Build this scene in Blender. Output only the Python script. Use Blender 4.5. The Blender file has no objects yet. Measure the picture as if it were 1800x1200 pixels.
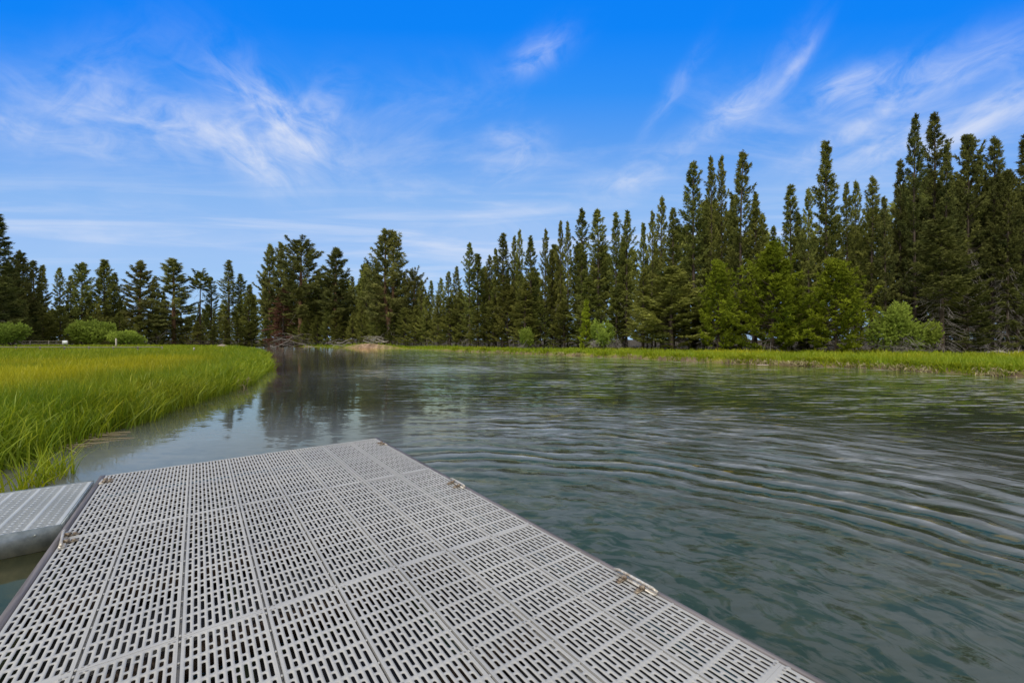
import bpy, math, random, time
T0 = time.time()
import numpy as np
from mathutils import Vector

# ------------------------------------------------------------------ camera, world, sun, exposure
scene = bpy.context.scene
C = scene.collection
EYE = 1.40            # eye height above the water (deck is 1.22 m below the eye)
F = 750.0             # focal length in photo pixels (15 mm on 36 mm, photo 1800 wide)
HZ = 597.0            # horizon line of the photo
cam_d = bpy.data.cameras.new("camera"); cam = bpy.data.objects.new("camera", cam_d); C.objects.link(cam)
cam.location = (0, 0, EYE); cam.rotation_euler = (math.radians(90), 0, 0)
cam_d.sensor_width = 36; cam_d.lens = 15.0; cam_d.shift_y = -3 / 1800
cam_d.clip_start = 0.05; cam_d.clip_end = 6000
scene.camera = cam

SUN_EL, SUN_AZ = 46, 205      # degrees; azimuth clockwise from +Y (view direction)
world = bpy.data.worlds.new("World"); scene.world = world; world.use_nodes = True
wt = world.node_tree; wt.nodes.clear()

class NG:
    """tiny node helper"""
    def __init__(s, t): s.t = t
    def n(s, typ, **kw):
        nd = s.t.nodes.new(typ)
        for k, v in kw.items(): setattr(nd, k, v)
        return nd
    def lk(s, a, b): s.t.links.new(a, b)
    def put(s, sock, v):
        if isinstance(v, bpy.types.NodeSocket): s.lk(v, sock)
        else: sock.default_value = v
    def m(s, op, a, b=None, c=None, clamp=False):
        nd = s.n('ShaderNodeMath', operation=op); nd.use_clamp = clamp
        s.put(nd.inputs[0], a)
        if b is not None: s.put(nd.inputs[1], b)
        if c is not None: s.put(nd.inputs[2], c)
        return nd.outputs[0]
    def comb(s, x, y, z=0.0):
        nd = s.n('ShaderNodeCombineXYZ'); s.put(nd.inputs[0], x); s.put(nd.inputs[1], y); s.put(nd.inputs[2], z)
        return nd.outputs[0]
    def sep(s, v):
        nd = s.n('ShaderNodeSeparateXYZ'); s.lk(v, nd.inputs[0]); return nd.outputs
    def noise(s, vec, scale=1.0, detail=4.0, rough=0.55, dist=0.0, out=0):
        nd = s.n('ShaderNodeTexNoise'); s.put(nd.inputs['Vector'], vec)
        nd.inputs['Scale'].default_value = scale; nd.inputs['Detail'].default_value = detail
        nd.inputs['Roughness'].default_value = rough; nd.inputs['Distortion'].default_value = dist
        return nd.outputs[out]
    def ss(s, v, a, b, lo=0.0, hi=1.0):
        nd = s.n('ShaderNodeMapRange', interpolation_type='SMOOTHSTEP')
        s.put(nd.inputs[0], v); nd.inputs[1].default_value = a; nd.inputs[2].default_value = b
        nd.inputs[3].default_value = lo; nd.inputs[4].default_value = hi
        return nd.outputs[0]
    def mix(s, f, a, b, mode='MIX'):
        nd = s.n('ShaderNodeMix', data_type='RGBA', blend_type=mode)
        s.put(nd.inputs[0], f); s.put(nd.inputs[6], a); s.put(nd.inputs[7], b)
        return nd.outputs[2]
    def ramp(s, f, stops, interp='LINEAR'):
        nd = s.n('ShaderNodeValToRGB'); s.put(nd.inputs[0], f); cr = nd.color_ramp; cr.interpolation = interp
        while len(cr.elements) < len(stops): cr.elements.new(0.5)
        for e, (p, c) in zip(cr.elements, stops): e.position = p; e.color = (*c[:3], 1)
        return nd.outputs[0]

def build_world():
    g = NG(wt)
    d = g.n('ShaderNodeTexCoord').outputs['Generated']
    x, y, z = g.sep(d)
    az = g.m('ARCTAN2', x, y)
    el = g.m('ARCSINE', z)
    el2 = g.m('ARCTAN2', z, g.m('SQRT', g.m('ADD', g.m('MULTIPLY', y, y), g.m('MULTIPLY', g.m('MULTIPLY', x, x), .10))))
    dg = math.radians(1)
    t = g.m('DIVIDE', el2, 60 * dg, clamp=True)
    sky = g.ramp(t, [(0, (.44, .66, .93)), (4/60, (.38, .61, .92)), (12/60, (.34, .55, .92)), (18/60, (.26, .49, .905)),
                     (24/60, (.115, .36, .90)), (30/60, (.03, .285, .94)), (36/60, (.002, .232, .95)), (44/60, (.0, .205, .93)), (1, (.05, .25, .85))])
    # long thin veils low in the sky
    v1 = g.noise(g.comb(g.m('MULTIPLY', az, 2.0), g.m('MULTIPLY', el2, 22.0), 3.0), 1.0, 7, .6, .6)
    veil = g.m('MULTIPLY', g.ss(v1, .42, .75), g.m('MULTIPLY', g.ss(el2, 1*dg, 7*dg), g.ss(el2, 24*dg, 12*dg)))
    # faint, wide cirrus haze
    v2 = g.noise(g.comb(g.m('ADD', g.m('MULTIPLY', az, 2.2), g.m('MULTIPLY', el2, 1.5)), g.m('MULTIPLY', el2, 5.0), 9.0), 1.0, 8, .62, 1.0)
    wide = g.m('MULTIPLY', g.ss(v2, .46, .78), g.m('MULTIPLY', g.ss(el2, 8*dg, 16*dg), g.ss(el2, 36*dg, 25*dg)))
    dens = g.m('ADD', g.m('MULTIPLY', veil, .5), g.m('MULTIPLY', wide, .24))
    # cirrus wisps: (azimuth, elevation, tilt, half length, half width, strength, seed), degrees
    def pe(px, py):
        u = px - 900; return math.degrees(math.atan(u / F)), math.degrees(math.atan((HZ - py) / math.hypot(F, u)))
    W = [(330, 222, -10, 11, 2.4, .75, 1.0), (505, 222, -22, 8.0, 3.4, .95, 2.0), (560, 205, 48, 4.5, 2.4, .55, 3.0), (450, 290, -35, 5.0, 2.4, .75, 4.0),
         (70, 235, -3, 8, 1.5, .6, 5.0), (150, 170, 35, 8, 3.0, .35, 5.5), (900, 285, 30, 4.6, 2.3, .65, 6.0), (900, 240, 5, 4.0, 1.2, .45, 7.0),
         (945, 98, 14, 4.2, 1.6, .55, 8.0), (1300, 180, 22, 3.2, 1.5, .75, 9.0), (1360, 140, 45, 4.5, 1.8, .28, 10.0), (1405, 108, 50, 2.6, .7, .5, 11.0),
         (1495, 152, 8, 3.2, 1.4, .85, 12.0), (1640, 138, 10, 9, 2.2, .6, 13.0), (1500, 228, 16, 6, 1.1, .7, 14.0), (1720, 222, 8, 9, 2.2, .6, 15.0),
         (1200, 260, 18, 10, 1.8, .42, 16.0), (1560, 258, 8, 8, 1.8, .45, 17.0), (1110, 320, 5, 6, 1.8, .5, 18.0), (1180, 170, 45, 5, 1.0, .28, 19.0), (1780, 165, 12, 6, 1.4, .5, 20.0)]
    for cls in (-25, 2, 18, 46):
        tr = math.radians(cls); grp = [w for w in W if min((-25, 2, 18, 46), key=lambda c: abs(c-w[2])) == cls]
        U = g.m('ADD', g.m('MULTIPLY', az, math.cos(tr)/dg), g.m('MULTIPLY', el, math.sin(tr)/dg))
        V = g.m('ADD', g.m('MULTIPLY', az, -math.sin(tr)/dg), g.m('MULTIPLY', el, math.cos(tr)/dg))
        nz = g.ss(g.noise(g.comb(g.m('MULTIPLY', U, .19), g.m('MULTIPLY', V, .36), cls*1.37), 1.0, 6, .60, .8), .25, .80)
        tot = None
        for (px, py, tilt, a, b, st, sd) in grp:
            a0, e0 = pe(px, py); u0 = a0*math.cos(tr)+e0*math.sin(tr); v0 = -a0*math.sin(tr)+e0*math.cos(tr)
            qu = g.m('MULTIPLY', g.m('SUBTRACT', U, u0), 1.05/a); qv = g.m('MULTIPLY', g.m('SUBTRACT', V, v0), 1.05/b)
            k = g.m('MULTIPLY', g.m('EXPONENT', g.m('SUBTRACT', 0.0, g.m('ADD', g.m('MULTIPLY', qu, qu), g.m('MULTIPLY', qv, qv)))), st*.80)
            tot = k if tot is None else g.m('ADD', tot, k)
        dens = g.m('ADD', dens, g.m('MULTIPLY', tot, nz))
    dens = g.m('MINIMUM', dens, .95)
    col = g.mix(dens, sky, (.80, .84, .95, 1))
    # unseen overcast overhead and behind the viewer, added to grey the water and soften light
    hi = g.ss(el2, 38.8*dg, 50*dg)
    back = g.ss(y, .10, -.25)
    ov = g.noise(d, 2.2, 3, .5)
    ovc = g.mix(g.ss(ov, .3, .7), (.90, .91, .92, 1), (1.20, 1.195, 1.18, 1))
    ovc = g.mix(g.m('MULTIPLY', g.ss(el2, 66*dg, 50*dg), g.ss(y, -.1, .2)), ovc, (1.10, 1.18, 1.45, 1))      # lower rim ahead tinted blue to offset the water's warm reflection tint
    col = g.mix(g.m('MAXIMUM', hi, back), col, ovc)
    st = g.n('ShaderNodeTexSky', sky_type='NISHITA'); st.sun_disc = False
    st.sun_elevation = math.radians(SUN_EL); st.sun_rotation = math.radians(SUN_AZ); st.ozone_density = 2
    sc10 = g.n('ShaderNodeVectorMath', operation='SCALE'); g.lk(col, sc10.inputs[0]); sc10.inputs[3].default_value = 10.0
    out = g.mix(.97, st.outputs[0], sc10.outputs[0])
    bg = g.n('ShaderNodeBackground'); g.lk(out, bg.inputs[0]); bg.inputs[1].default_value = .1
    wo = g.n('ShaderNodeOutputWorld'); g.lk(bg.outputs[0], wo.inputs[0])
build_world()

sd_ = bpy.data.lights.new("sun", 'SUN'); sd_.energy = 2.1; sd_.angle = math.radians(9); sd_.color = (1, .955, .88)
sun = bpy.data.objects.new("sun", sd_); C.objects.link(sun)
a_, e_ = math.radians(SUN_AZ), math.radians(SUN_EL)
sv = Vector((math.sin(a_)*math.cos(e_), math.cos(a_)*math.cos(e_), math.sin(e_)))
sun.rotation_euler = sv.to_track_quat('Z', 'Y').to_euler()
scene.view_settings.view_transform = 'Standard'; scene.view_settings.look = 'None'
scene.cycles.max_bounces = 6; scene.cycles.diffuse_bounces = 2; scene.cycles.glossy_bounces = 3; scene.cycles.transmission_bounces = 2
scene.view_settings.exposure = 0.0; scene.view_settings.gamma = 1.0

# ------------------------------------------------------------------ helpers
RNG = np.random.default_rng(7)
random.seed(7)

def tag(o, label=None, cat=None, group=None, kind=None):
    if label: o['label'] = label
    if cat: o['category'] = cat
    if group: o['group'] = group
    if kind: o['kind'] = kind
    return o

def empty(name, loc, rz=0.0):
    o = bpy.data.objects.new(name, None); C.objects.link(o); o.location = loc; o.rotation_euler = (0, 0, rz)
    o.empty_display_size = .2
    return o

class MB:
    """collects vertices and faces (numpy arrays of 3 or 4 indices)"""
    def __init__(s): s.v = []; s.f = []; s.n = 0; s.at = []; s.mi = []
    def add(s, V, Fc, tint=0.0, mi=0):
        V = np.asarray(V, float); Fc = np.asarray(Fc, int)
        s.v.append(V); s.f.append(Fc + s.n); s.n += len(V)
        t = np.asarray(tint, float)
        s.at.append(np.full(len(V), float(t)) if t.ndim == 0 else t); s.mi.append(np.full(len(Fc), mi))
        return s
    def box(s, c, d, rz=0.0, tint=0.0, mi=0, rot=None):
        hx, hy, hz = d[0]/2, d[1]/2, d[2]/2
        V = np.array([[x, y, z] for z in (-hz, hz) for y in (-hy, hy) for x in (-hx, hx)])
        if rot is not None: V = V @ np.array(rot).T
        cz, sz = math.cos(rz), math.sin(rz)
        V = np.c_[V[:, 0]*cz - V[:, 1]*sz, V[:, 0]*sz + V[:, 1]*cz, V[:, 2]] + np.array(c)
        return s.add(V, [[0, 2, 3, 1], [4, 5, 7, 6], [0, 1, 5, 4], [2, 6, 7, 3], [0, 4, 6, 2], [1, 3, 7, 5]], tint, mi)
    def tube(s, P, R, sides=6, tint=0.0, mi=0, cap=True):
        P = np.asarray(P, float); R = np.broadcast_to(np.asarray(R, float), (len(P),))
        T = np.gradient(P, axis=0); T /= np.linalg.norm(T, axis=1)[:, None] + 1e-9
        up = np.array([0, 0, 1.]) if abs(T[0, 2]) < .9 else np.array([1., 0, 0])
        A = np.cross(T, up); A /= np.linalg.norm(A, axis=1)[:, None] + 1e-9; B = np.cross(T, A)
        th = np.arange(sides)*2*math.pi/sides
        V = (P[:, None] + R[:, None, None]*(np.cos(th)[None, :, None]*A[:, None] + np.sin(th)[None, :, None]*B[:, None])).reshape(-1, 3)
        n = len(P); i = np.arange(n-1)[:, None]*sides; j = np.arange(sides)[None]; k = (j+1) % sides
        Fc = np.stack([i+j, i+k, i+sides+k, i+sides+j], -1).reshape(-1, 4)
        s.add(V, Fc, tint, mi)
        if cap:
            for e, rev in ((0, 1), (n-1, 0)):
                idx = list(range(e*sides, e*sides+sides))
                c0 = s.n - len(V) - 0
                ctr = P[e][None]; base = s.n
                # fan
                ring = np.array(idx) + (base - len(V) - (1 if e else 0))
                s.v.append(ctr); s.at.append(np.array([0.0 if np.ndim(tint) else float(tint)])); s.n += 1
                fan = np.stack([ring, np.roll(ring, -1), np.full(sides, base)], -1)
                if rev: fan = fan[:, ::-1]
                s.f.append(fan); s.mi.append(np.full(sides, mi))
        return s
    def data(s, name, mats, smooth=False):
        me = bpy.data.meshes.new(name)
        V = np.concatenate(s.v).astype(np.float32)
        cnt = np.concatenate([np.full(len(f), f.shape[1]) for f in s.f])
        loops = np.concatenate([f.ravel() for f in s.f]).astype(np.int32)
        st = np.concatenate([[0], np.cumsum(cnt)[:-1]]).astype(np.int32)
        me.vertices.add(len(V)); me.vertices.foreach_set('co', V.ravel())
        me.loops.add(len(loops)); me.loops.foreach_set('vertex_index', loops)
        me.polygons.add(len(cnt)); me.polygons.foreach_set('loop_start', st); me.polygons.foreach_set('loop_total', cnt.astype(np.int32))
        me.polygons.foreach_set('material_index', np.concatenate(s.mi).astype(np.int32))
        if smooth: me.polygons.foreach_set('use_smooth', np.ones(len(cnt), bool))
        a = me.attributes.new('tint', 'FLOAT', 'POINT'); a.data.foreach_set('value', np.concatenate(s.at).astype(np.float32))
        me.update(calc_edges=True)
        for m in (mats if isinstance(mats, (list, tuple)) else [mats]): me.materials.append(m)
        return me
    def build(s, name, mats, parent=None, smooth=False):
        o = bpy.data.objects.new(name, s.data(name, mats, smooth)); C.objects.link(o)
        if parent is not None: o.parent = parent
        return o

def link_mesh(name, me, parent):
    o = bpy.data.objects.new(name, me); C.objects.link(o); o.parent = parent; return o

def at(px, py, Y, z=None):
    """a point Y metres out along the photo direction px; height from py unless z is given"""
    return ((px-900)/F*Y, Y, EYE - (py-HZ)/F*Y if z is None else z)

def mat(name):
    m = bpy.data.materials.new(name); m.use_nodes = True; t = m.node_tree; t.nodes.clear()
    g = NG(t); out = g.n('ShaderNodeOutputMaterial'); return m, g, out
def pbsdf(g, out, col, rough=.6, metal=0.0, spec=.5, normal=None):
    p = g.n('ShaderNodeBsdfPrincipled'); g.put(p.inputs['Base Color'], col if isinstance(col, bpy.types.NodeSocket) else (*col, 1))
    g.put(p.inputs['Roughness'], rough); p.inputs['Metallic'].default_value = metal; p.inputs['Specular IOR Level'].default_value = spec
    if normal is not None: g.lk(normal, p.inputs['Normal'])
    g.lk(p.outputs[0], out.inputs[0]); return p
def bump(g, h, strength=1.0, dist=.01):
    b = g.n('ShaderNodeBump'); g.lk(h, b.inputs['Height']); b.inputs['Strength'].default_value = strength; b.inputs['Distance'].default_value = dist
    return b.outputs[0]
def pos(g): return g.n('ShaderNodeNewGeometry').outputs['Position']
def objc(g): return g.n('ShaderNodeTexCoord').outputs['Object']
def attr(g, n):
    a = g.n('ShaderNodeAttribute'); a.attribute_name = n; return a.outputs['Fac']
def vscale(g, v, s3):
    nd = g.n('ShaderNodeVectorMath', operation='MULTIPLY'); g.lk(v, nd.inputs[0]); nd.inputs[1].default_value = s3; return nd.outputs[0]

# ------------------------------------------------------------------ materials
def foliage_mat(name, dark, light, trans=.25, hue=.5):
    m, g, out = mat(name)
    t = attr(g, 'tint'); rnd = g.n('ShaderNodeObjectInfo').outputs['Random']
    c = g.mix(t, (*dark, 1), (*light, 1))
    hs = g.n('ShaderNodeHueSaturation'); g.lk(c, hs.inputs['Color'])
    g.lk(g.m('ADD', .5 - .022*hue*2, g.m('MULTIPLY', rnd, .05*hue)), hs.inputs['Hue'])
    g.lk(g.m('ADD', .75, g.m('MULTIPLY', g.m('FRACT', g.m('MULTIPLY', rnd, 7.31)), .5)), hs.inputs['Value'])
    d = g.n('ShaderNodeBsdfDiffuse'); g.lk(hs.outputs[0], d.inputs[0])
    tr = g.n('ShaderNodeBsdfTranslucent'); g.lk(hs.outputs[0], tr.inputs[0])
    mx = g.n('ShaderNodeMixShader'); mx.inputs[0].default_value = trans
    g.lk(d.outputs[0], mx.inputs[1]); g.lk(tr.outputs[0], mx.inputs[2]); g.lk(mx.outputs[0], out.inputs[0])
    return m
M = {}
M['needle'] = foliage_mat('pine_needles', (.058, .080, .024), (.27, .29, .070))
M['needle_pond'] = foliage_mat('ponderosa_needles', (.062, .082, .030), (.25, .262, .080))
M['needle_young'] = foliage_mat('young_pine_needles', (.070, .110, .012), (.27, .33, .028), .3, .3)
M['needle_dead'] = foliage_mat('dead_needles', (.12, .060, .042), (.28, .155, .10), .1, .3)
M['needle_dark'] = foliage_mat('dark_pine_needles', (.040, .054, .020), (.165, .178, .052))  # darker needle colour for the crowns at both ends of the forest
M['willow'] = foliage_mat('willow_leaves', (.10, .165, .026), (.32, .41, .07), .3, .3)
def bark(name, c1, c2, sc=3.0):
    m, g, out = mat(name); p = objc(g)
    n = g.noise(vscale(g, p, (sc, sc, sc*.25)), 2.0, 5, .65)
    pbsdf(g, out, g.mix(g.ss(n, .35, .65), (*c1, 1), (*c2, 1)), .9, spec=.2, normal=bump(g, n, .7, .05)); return m
M['bark'] = bark('bark_grey_brown', (.040, .030, .024), (.105, .080, .062))
M['bark_pond'] = bark('bark_reddish', (.060, .036, .024), (.20, .115, .065))
M['dead_wood'] = bark('dead_grey_wood', (.16, .14, .125), (.36, .33, .30))
M['pale_wood'] = bark('bleached_wood', (.26, .23, .20), (.48, .44, .39))

m, g, out = mat('grass_blades'); M['grass'] = m
t = attr(g, 'tint'); p = pos(g)
n1 = g.noise(vscale(g, p, (.16, .16, 0)), 1.0, 4, .6)
n2 = g.noise(vscale(g, p, (.9, .9, 0)), 1.0, 3, .6)
tip = attr(g, 'tip')
green = g.mix(t, (.065, .130, .004, 1), (.26, .315, .014, 1))
gold = g.mix(t, (.38, .335, .008, 1), (.56, .455, .015, 1))
gf = g.m('MULTIPLY', g.m('ADD', g.m('MULTIPLY', attr(g, 'dry'), .95), g.m('MULTIPLY', g.m('SUBTRACT', n2, .5), .9), clamp=True), g.ss(tip, .25, .9, .35, 1.0), clamp=True)
gc = g.mix(gf, green, gold)
gc = g.mix(g.ss(n1, .35, .65, 0, .35), gc, g.mix(.5, gc, (.26, .42, .02, 1)))
d = g.n('ShaderNodeBsdfDiffuse'); g.lk(gc, d.inputs[0]); tr = g.n('ShaderNodeBsdfTranslucent'); g.lk(gc, tr.inputs[0])
gl = g.n('ShaderNodeBsdfGlossy'); gl.inputs[0].default_value = (1, 1, 1, 1); gl.inputs[1].default_value = .45
mx = g.n('ShaderNodeMixShader'); mx.inputs[0].default_value = .35; g.lk(d.outputs[0], mx.inputs[1]); g.lk(tr.outputs[0], mx.inputs[2])
mx2 = g.n('ShaderNodeMixShader'); mx2.inputs[0].default_value = .015; g.lk(mx.outputs[0], mx2.inputs[1]); g.lk(gl.outputs[0], mx2.inputs[2])
g.lk(mx2.outputs[0], out.inputs[0])

m, g, out = mat('dead_reed'); M['reed'] = m
pbsdf(g, out, g.mix(attr(g, 'tint'), (.16, .12, .055, 1), (.42, .36, .20, 1)), .7, spec=.2)

m, g, out = mat('ground_soil'); M['ground'] = m
p = pos(g); n1 = g.noise(p, 1.3, 8, .65); n2 = g.noise(p, .12, 4, .6); n3 = g.noise(p, 9.0, 6, .7)
soil = g.mix(g.ss(n1, .3, .7), (.075, .052, .035, 1), (.24, .175, .115, 1))
turf = g.mix(g.ss(n2, .35, .65), (.16, .24, .012, 1), (.30, .29, .015, 1))
turf = g.mix(g.ss(n3, .35, .6), g.mix(.55, turf, (.05, .07, .01, 1)), turf)
litter = g.mix(g.ss(n1, .35, .7), (.035, .028, .018, 1), (.11, .085, .05, 1))
c = g.mix(attr(g, 'turf'), soil, turf); c = g.mix(attr(g, 'forest'), c, litter)
c = g.mix(attr(g, 'sand'), c, g.mix(g.ss(n1, .4, .6), (.20, .13, .085, 1), (.38, .26, .175, 1)))
pbsdf(g, out, c, .95, spec=.1, normal=bump(g, n3, .8, .06))

# water: murky green river; the surface slopes (rings, swell, wind ripples) are summed and turned into a normal
m, g, out = mat('river_water'); M['water'] = m
p = pos(g); x, y, z = g.sep(p)
rx = g.m('SUBTRACT', x, -.75); ry = g.m('SUBTRACT', y, .1)
r = g.m('SQRT', g.m('ADD', g.m('MULTIPLY', rx, rx), g.m('MULTIPLY', ry, ry)))
warp = g.noise(vscale(g, p, (.55, .55, 0)), 1.0, 4, .55)
rw = g.m('ADD', r, g.m('MULTIPLY', g.m('SUBTRACT', warp, .5), .95))
band = g.m('EXPONENT', g.m('MULTIPLY', g.m('POWER', g.m('ABSOLUTE', g.m('DIVIDE', g.m('SUBTRACT', r, 5.0), .80)), 2.0), -1.0))
band2 = g.m('EXPONENT', g.m('MULTIPLY', g.m('POWER', g.m('ABSOLUTE', g.m('DIVIDE', g.m('SUBTRACT', r, 6.9), .9)), 2.0), -1.0))
side = g.ss(rx, -1.9, .3)                               # rings travel out from the river side of the dock
an = g.noise(vscale(g, p, (.5, .9, 0)), 1.0, 2, .5)
k_ = 2*math.pi/.33
ra = g.m('MULTIPLY', g.m('MULTIPLY', g.m('ADD', band, g.m('MULTIPLY', band2, .35)), side), g.ss(an, .25, .6, .4, 1.0))
rs = g.m('MULTIPLY', g.m('MULTIPLY', g.m('COSINE', g.m('MULTIPLY', rw, k_)), ra), .135)
sx = g.m('MULTIPLY', rs, g.m('DIVIDE', rx, r)); sy = g.m('MULTIPLY', rs, g.m('DIVIDE', ry, r))
pa = g.noise(vscale(g, p, (.12, .34, 0)), 1.0, 5, .62, .8)
patch = g.ss(pa, .36, .58)
bx = g.m('DIVIDE', g.m('ADD', x, 3.4), 3.4); by = g.m('DIVIDE', g.m('SUBTRACT', y, 20.0), 4.6)
boil = g.m('EXPONENT', g.m('MULTIPLY', g.m('ADD', g.m('MULTIPLY', bx, bx), g.m('MULTIPLY', by, by)), -1.0))
bn = g.noise(vscale(g, p, (.5, 2.2, 0)), 1.0, 4, .65)
boil = g.m('MULTIPLY', boil, g.ss(bn, .38, .58, .15, 1.0))
calm = g.ss(g.m('ADD', x, g.m('MULTIPLY', y, .30)), -2.0, 4.0, .09, 1.0)
near = g.ss(y, 14, 5)
def slopes(sc, detail, ax, ay, seed=0.0, rough=.55, dist=.4):
    """adds noise slopes; ax, ay are amplitudes (sockets or numbers)"""
    global sx, sy
    nd = g.n('ShaderNodeVectorMath', operation='MULTIPLY_ADD'); g.lk(p, nd.inputs[0]); nd.inputs[1].default_value = (*sc, 0); nd.inputs[2].default_value = (seed, seed*1.7, seed)
    c = g.noise(nd.outputs[0], 1.0, detail, rough, dist, out=1); a, b_, _c = g.sep(c)
    sx = g.m('ADD', sx, g.m('MULTIPLY', g.m('SUBTRACT', a, .5), ax)); sy = g.m('ADD', sy, g.m('MULTIPLY', g.m('SUBTRACT', b_, .5), ay))
am = g.m('MULTIPLY', calm, 1.0)
slopes((.8, 2.4), 3, g.m('MULTIPLY', am, .14), g.m('MULTIPLY', am, .26), 3.0)                                   # swell
near2 = g.ss(y, 30, 7, .30, 1.0)
slopes((1.7, 5.6), 4, g.m('MULTIPLY', am, .16), g.m('ADD', .035, g.m('MULTIPLY', g.m('MULTIPLY', am, near2), .36)), 11.0, .6, .7)       # wavelets
pk = g.m('MULTIPLY', patch, am)
slopes((7.0, 15.0), 4, g.m('MULTIPLY', pk, .30), g.m('ADD', .02, g.m('MULTIPLY', g.m('MULTIPLY', pk, near2), .62)), 23.0, .6, .5)       # wind ripples in patches
slopes((3.0, 9.0), 5, g.m('MULTIPLY', boil, .5), g.m('MULTIPLY', boil, 1.5), 37.0, .6, .5)                      # up-welling in mid-stream
nrm = g.n('ShaderNodeVectorMath', operation='NORMALIZE'); g.lk(g.comb(g.m('MULTIPLY', sx, -1.0), g.m('MULTIPLY', sy, -1.0), 1.0), nrm.inputs[0]); nrm = nrm.outputs[0]
body = g.mix(g.ss(x, -6, 1), (.024, .028, .022, 1), (.016, .027, .011, 1))
df = g.n('ShaderNodeBsdfDiffuse'); g.lk(body, df.inputs[0])
gy_ = g.n('ShaderNodeBsdfGlossy'); g.lk(g.mix(g.m('MAXIMUM', g.ss(g.m('ADD', x, g.m('MULTIPLY', y, .3)), -4.0, 1.5), g.ss(y, 4.6, 3.6)), (1.0, .93, .76, 1), g.mix(g.ss(r, 6.0, 13.0), (.95, .71, .34, 1), (.76, .90, .48, 1))), gy_.inputs[0]); gy_.inputs[1].default_value = .04; g.lk(nrm, gy_.inputs['Normal'])  # reflection colour painted by position to dull the mirrored blue sky
gr_ = g.n('ShaderNodeBsdfGlossy'); gr_.inputs[0].default_value = (1.0, .95, .84, 1); gr_.inputs[1].default_value = .48; g.lk(nrm, gr_.inputs['Normal'])
left = g.m('MULTIPLY', g.m('MULTIPLY', g.m('MULTIPLY', g.ss(r, 10.0, 3.0), g.ss(x, .5, -3.5, .0, 1.0)), g.ss(g.m('ADD', y, g.m('MULTIPLY', x, -.4)), 4.2, 5.2, .0, 1.0)), .52)  # rough pale sheen put over the left water in place of grey sky
# rough patches, like capillary ripples, that paint in grey sky glints: long streaks that follow the rings close to the dock, thin flecks farther out
th_ = g.m('ARCTAN2', rx, ry)
st1 = g.noise(g.comb(g.m('MULTIPLY', th_, 7.0), g.m('MULTIPLY', rw, 5.2), 1.0), 1.0, 6, .66, .4)
st2 = g.noise(vscale(g, p, (1.1, 6.5, 0)), 1.0, 5, .65, .4)
nearR = g.m('MULTIPLY', g.ss(r, 10.5, 6.0), g.ss(x, -3.0, .5))
ringf = g.m('MULTIPLY', g.ss(g.m('SINE', g.m('MULTIPLY', rw, k_)), -.15, .35), ra)
st3 = g.noise(g.comb(g.m('MULTIPLY', th_, 14.0), g.m('MULTIPLY', rw, 12.0), 5.0), 1.0, 5, .65, .5)
base_ = g.mix(g.ss(r, 3.2, 5.0), g.m('ADD', .14, g.m('MULTIPLY', g.ss(st3, .44, .55), .66)), g.m('ADD', g.m('MULTIPLY', g.ss(st1, .46, .56), .62), .06))
capn = g.m('MULTIPLY', nearR, g.sep(base_)[0])
capn = g.m('ADD', g.m('MULTIPLY', capn, g.m('SUBTRACT', 1.0, g.m('MULTIPLY', ra, .75), clamp=True)), g.m('MULTIPLY', ringf, .62))
capf = g.m('MULTIPLY', g.m('MULTIPLY', g.ss(st2, .52, .62), pk), g.ss(r, 5.0, 8.0, 0, .60))
rf = g.m('ADD', g.m('ADD', g.m('ADD', .02, left), capn), g.m('ADD', capf, g.m('MULTIPLY', boil, .22)), clamp=True)
gm = g.n('ShaderNodeMixShader'); g.lk(rf, gm.inputs[0]); g.lk(gy_.outputs[0], gm.inputs[1]); g.lk(gr_.outputs[0], gm.inputs[2])
fr = g.n('ShaderNodeFresnel'); fr.inputs[0].default_value = 1.45; g.lk(nrm, fr.inputs['Normal'])
mx = g.n('ShaderNodeMixShader'); g.lk(g.m('MULTIPLY', fr.outputs[0], 1.5, clamp=True), mx.inputs[0]); g.lk(df.outputs[0], mx.inputs[1]); g.lk(gm.outputs[0], mx.inputs[2]); g.lk(mx.outputs[0], out.inputs[0])

def plastic(name, c1, c2, rough=.55):
    m, g, out = mat(name); p = pos(g)
    n = g.noise(p, 2.2, 6, .6); n2 = g.noise(p, 60, 3, .6)
    c = g.mix(g.m('ADD', g.m('MULTIPLY', g.ss(n, .3, .7), .55), g.m('MULTIPLY', g.n('ShaderNodeObjectInfo').outputs['Random'], .45)), (*c1, 1), (*c2, 1)); n4 = g.noise(p, 7.0, 5, .7); c = g.mix(g.ss(n4, .60, .72, 0, .20), c, (.20, .18, .15, 1)); c = g.mix(g.ss(n2, .55, .8, 0, .22), c, (.22, .21, .19, 1))
    pbsdf(g, out, c, g.ss(n, .3, .7, rough-.08, rough+.1), spec=.4, normal=bump(g, n2, .25, .002)); return m
M['deck'] = plastic('deck_plastic', (.295, .288, .272), (.378, .370, .350))
M['deck_cool'] = plastic('gangway_plastic', (.31, .33, .335), (.40, .42, .425))
M['screw'] = plastic('screw_metal', (.16, .15, .14), (.28, .27, .25), .4)
m, g, out = mat('rub_board'); M['rub'] = m
n = g.noise(vscale(g, objc(g), (40, 2, 40)), 1.0, 6, .65)
pbsdf(g, out, g.mix(g.ss(n, .3, .7), (.10, .088, .088, 1), (.21, .19, .19, 1)), .8, spec=.2, normal=bump(g, n, .5, .004))
m, g, out = mat('joist_wood'); M['joist'] = m
n = g.noise(vscale(g, objc(g), (3, 30, 30)), 1.0, 5, .6)
pbsdf(g, out, g.mix(n, (.025, .018, .014, 1), (.07, .052, .04, 1)), .9, spec=.2)
m, g, out = mat('float_plastic'); M['float'] = m
pbsdf(g, out, (.010, .010, .011), .6)
m, g, out = mat('galvanised'); M['galv'] = m
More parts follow.
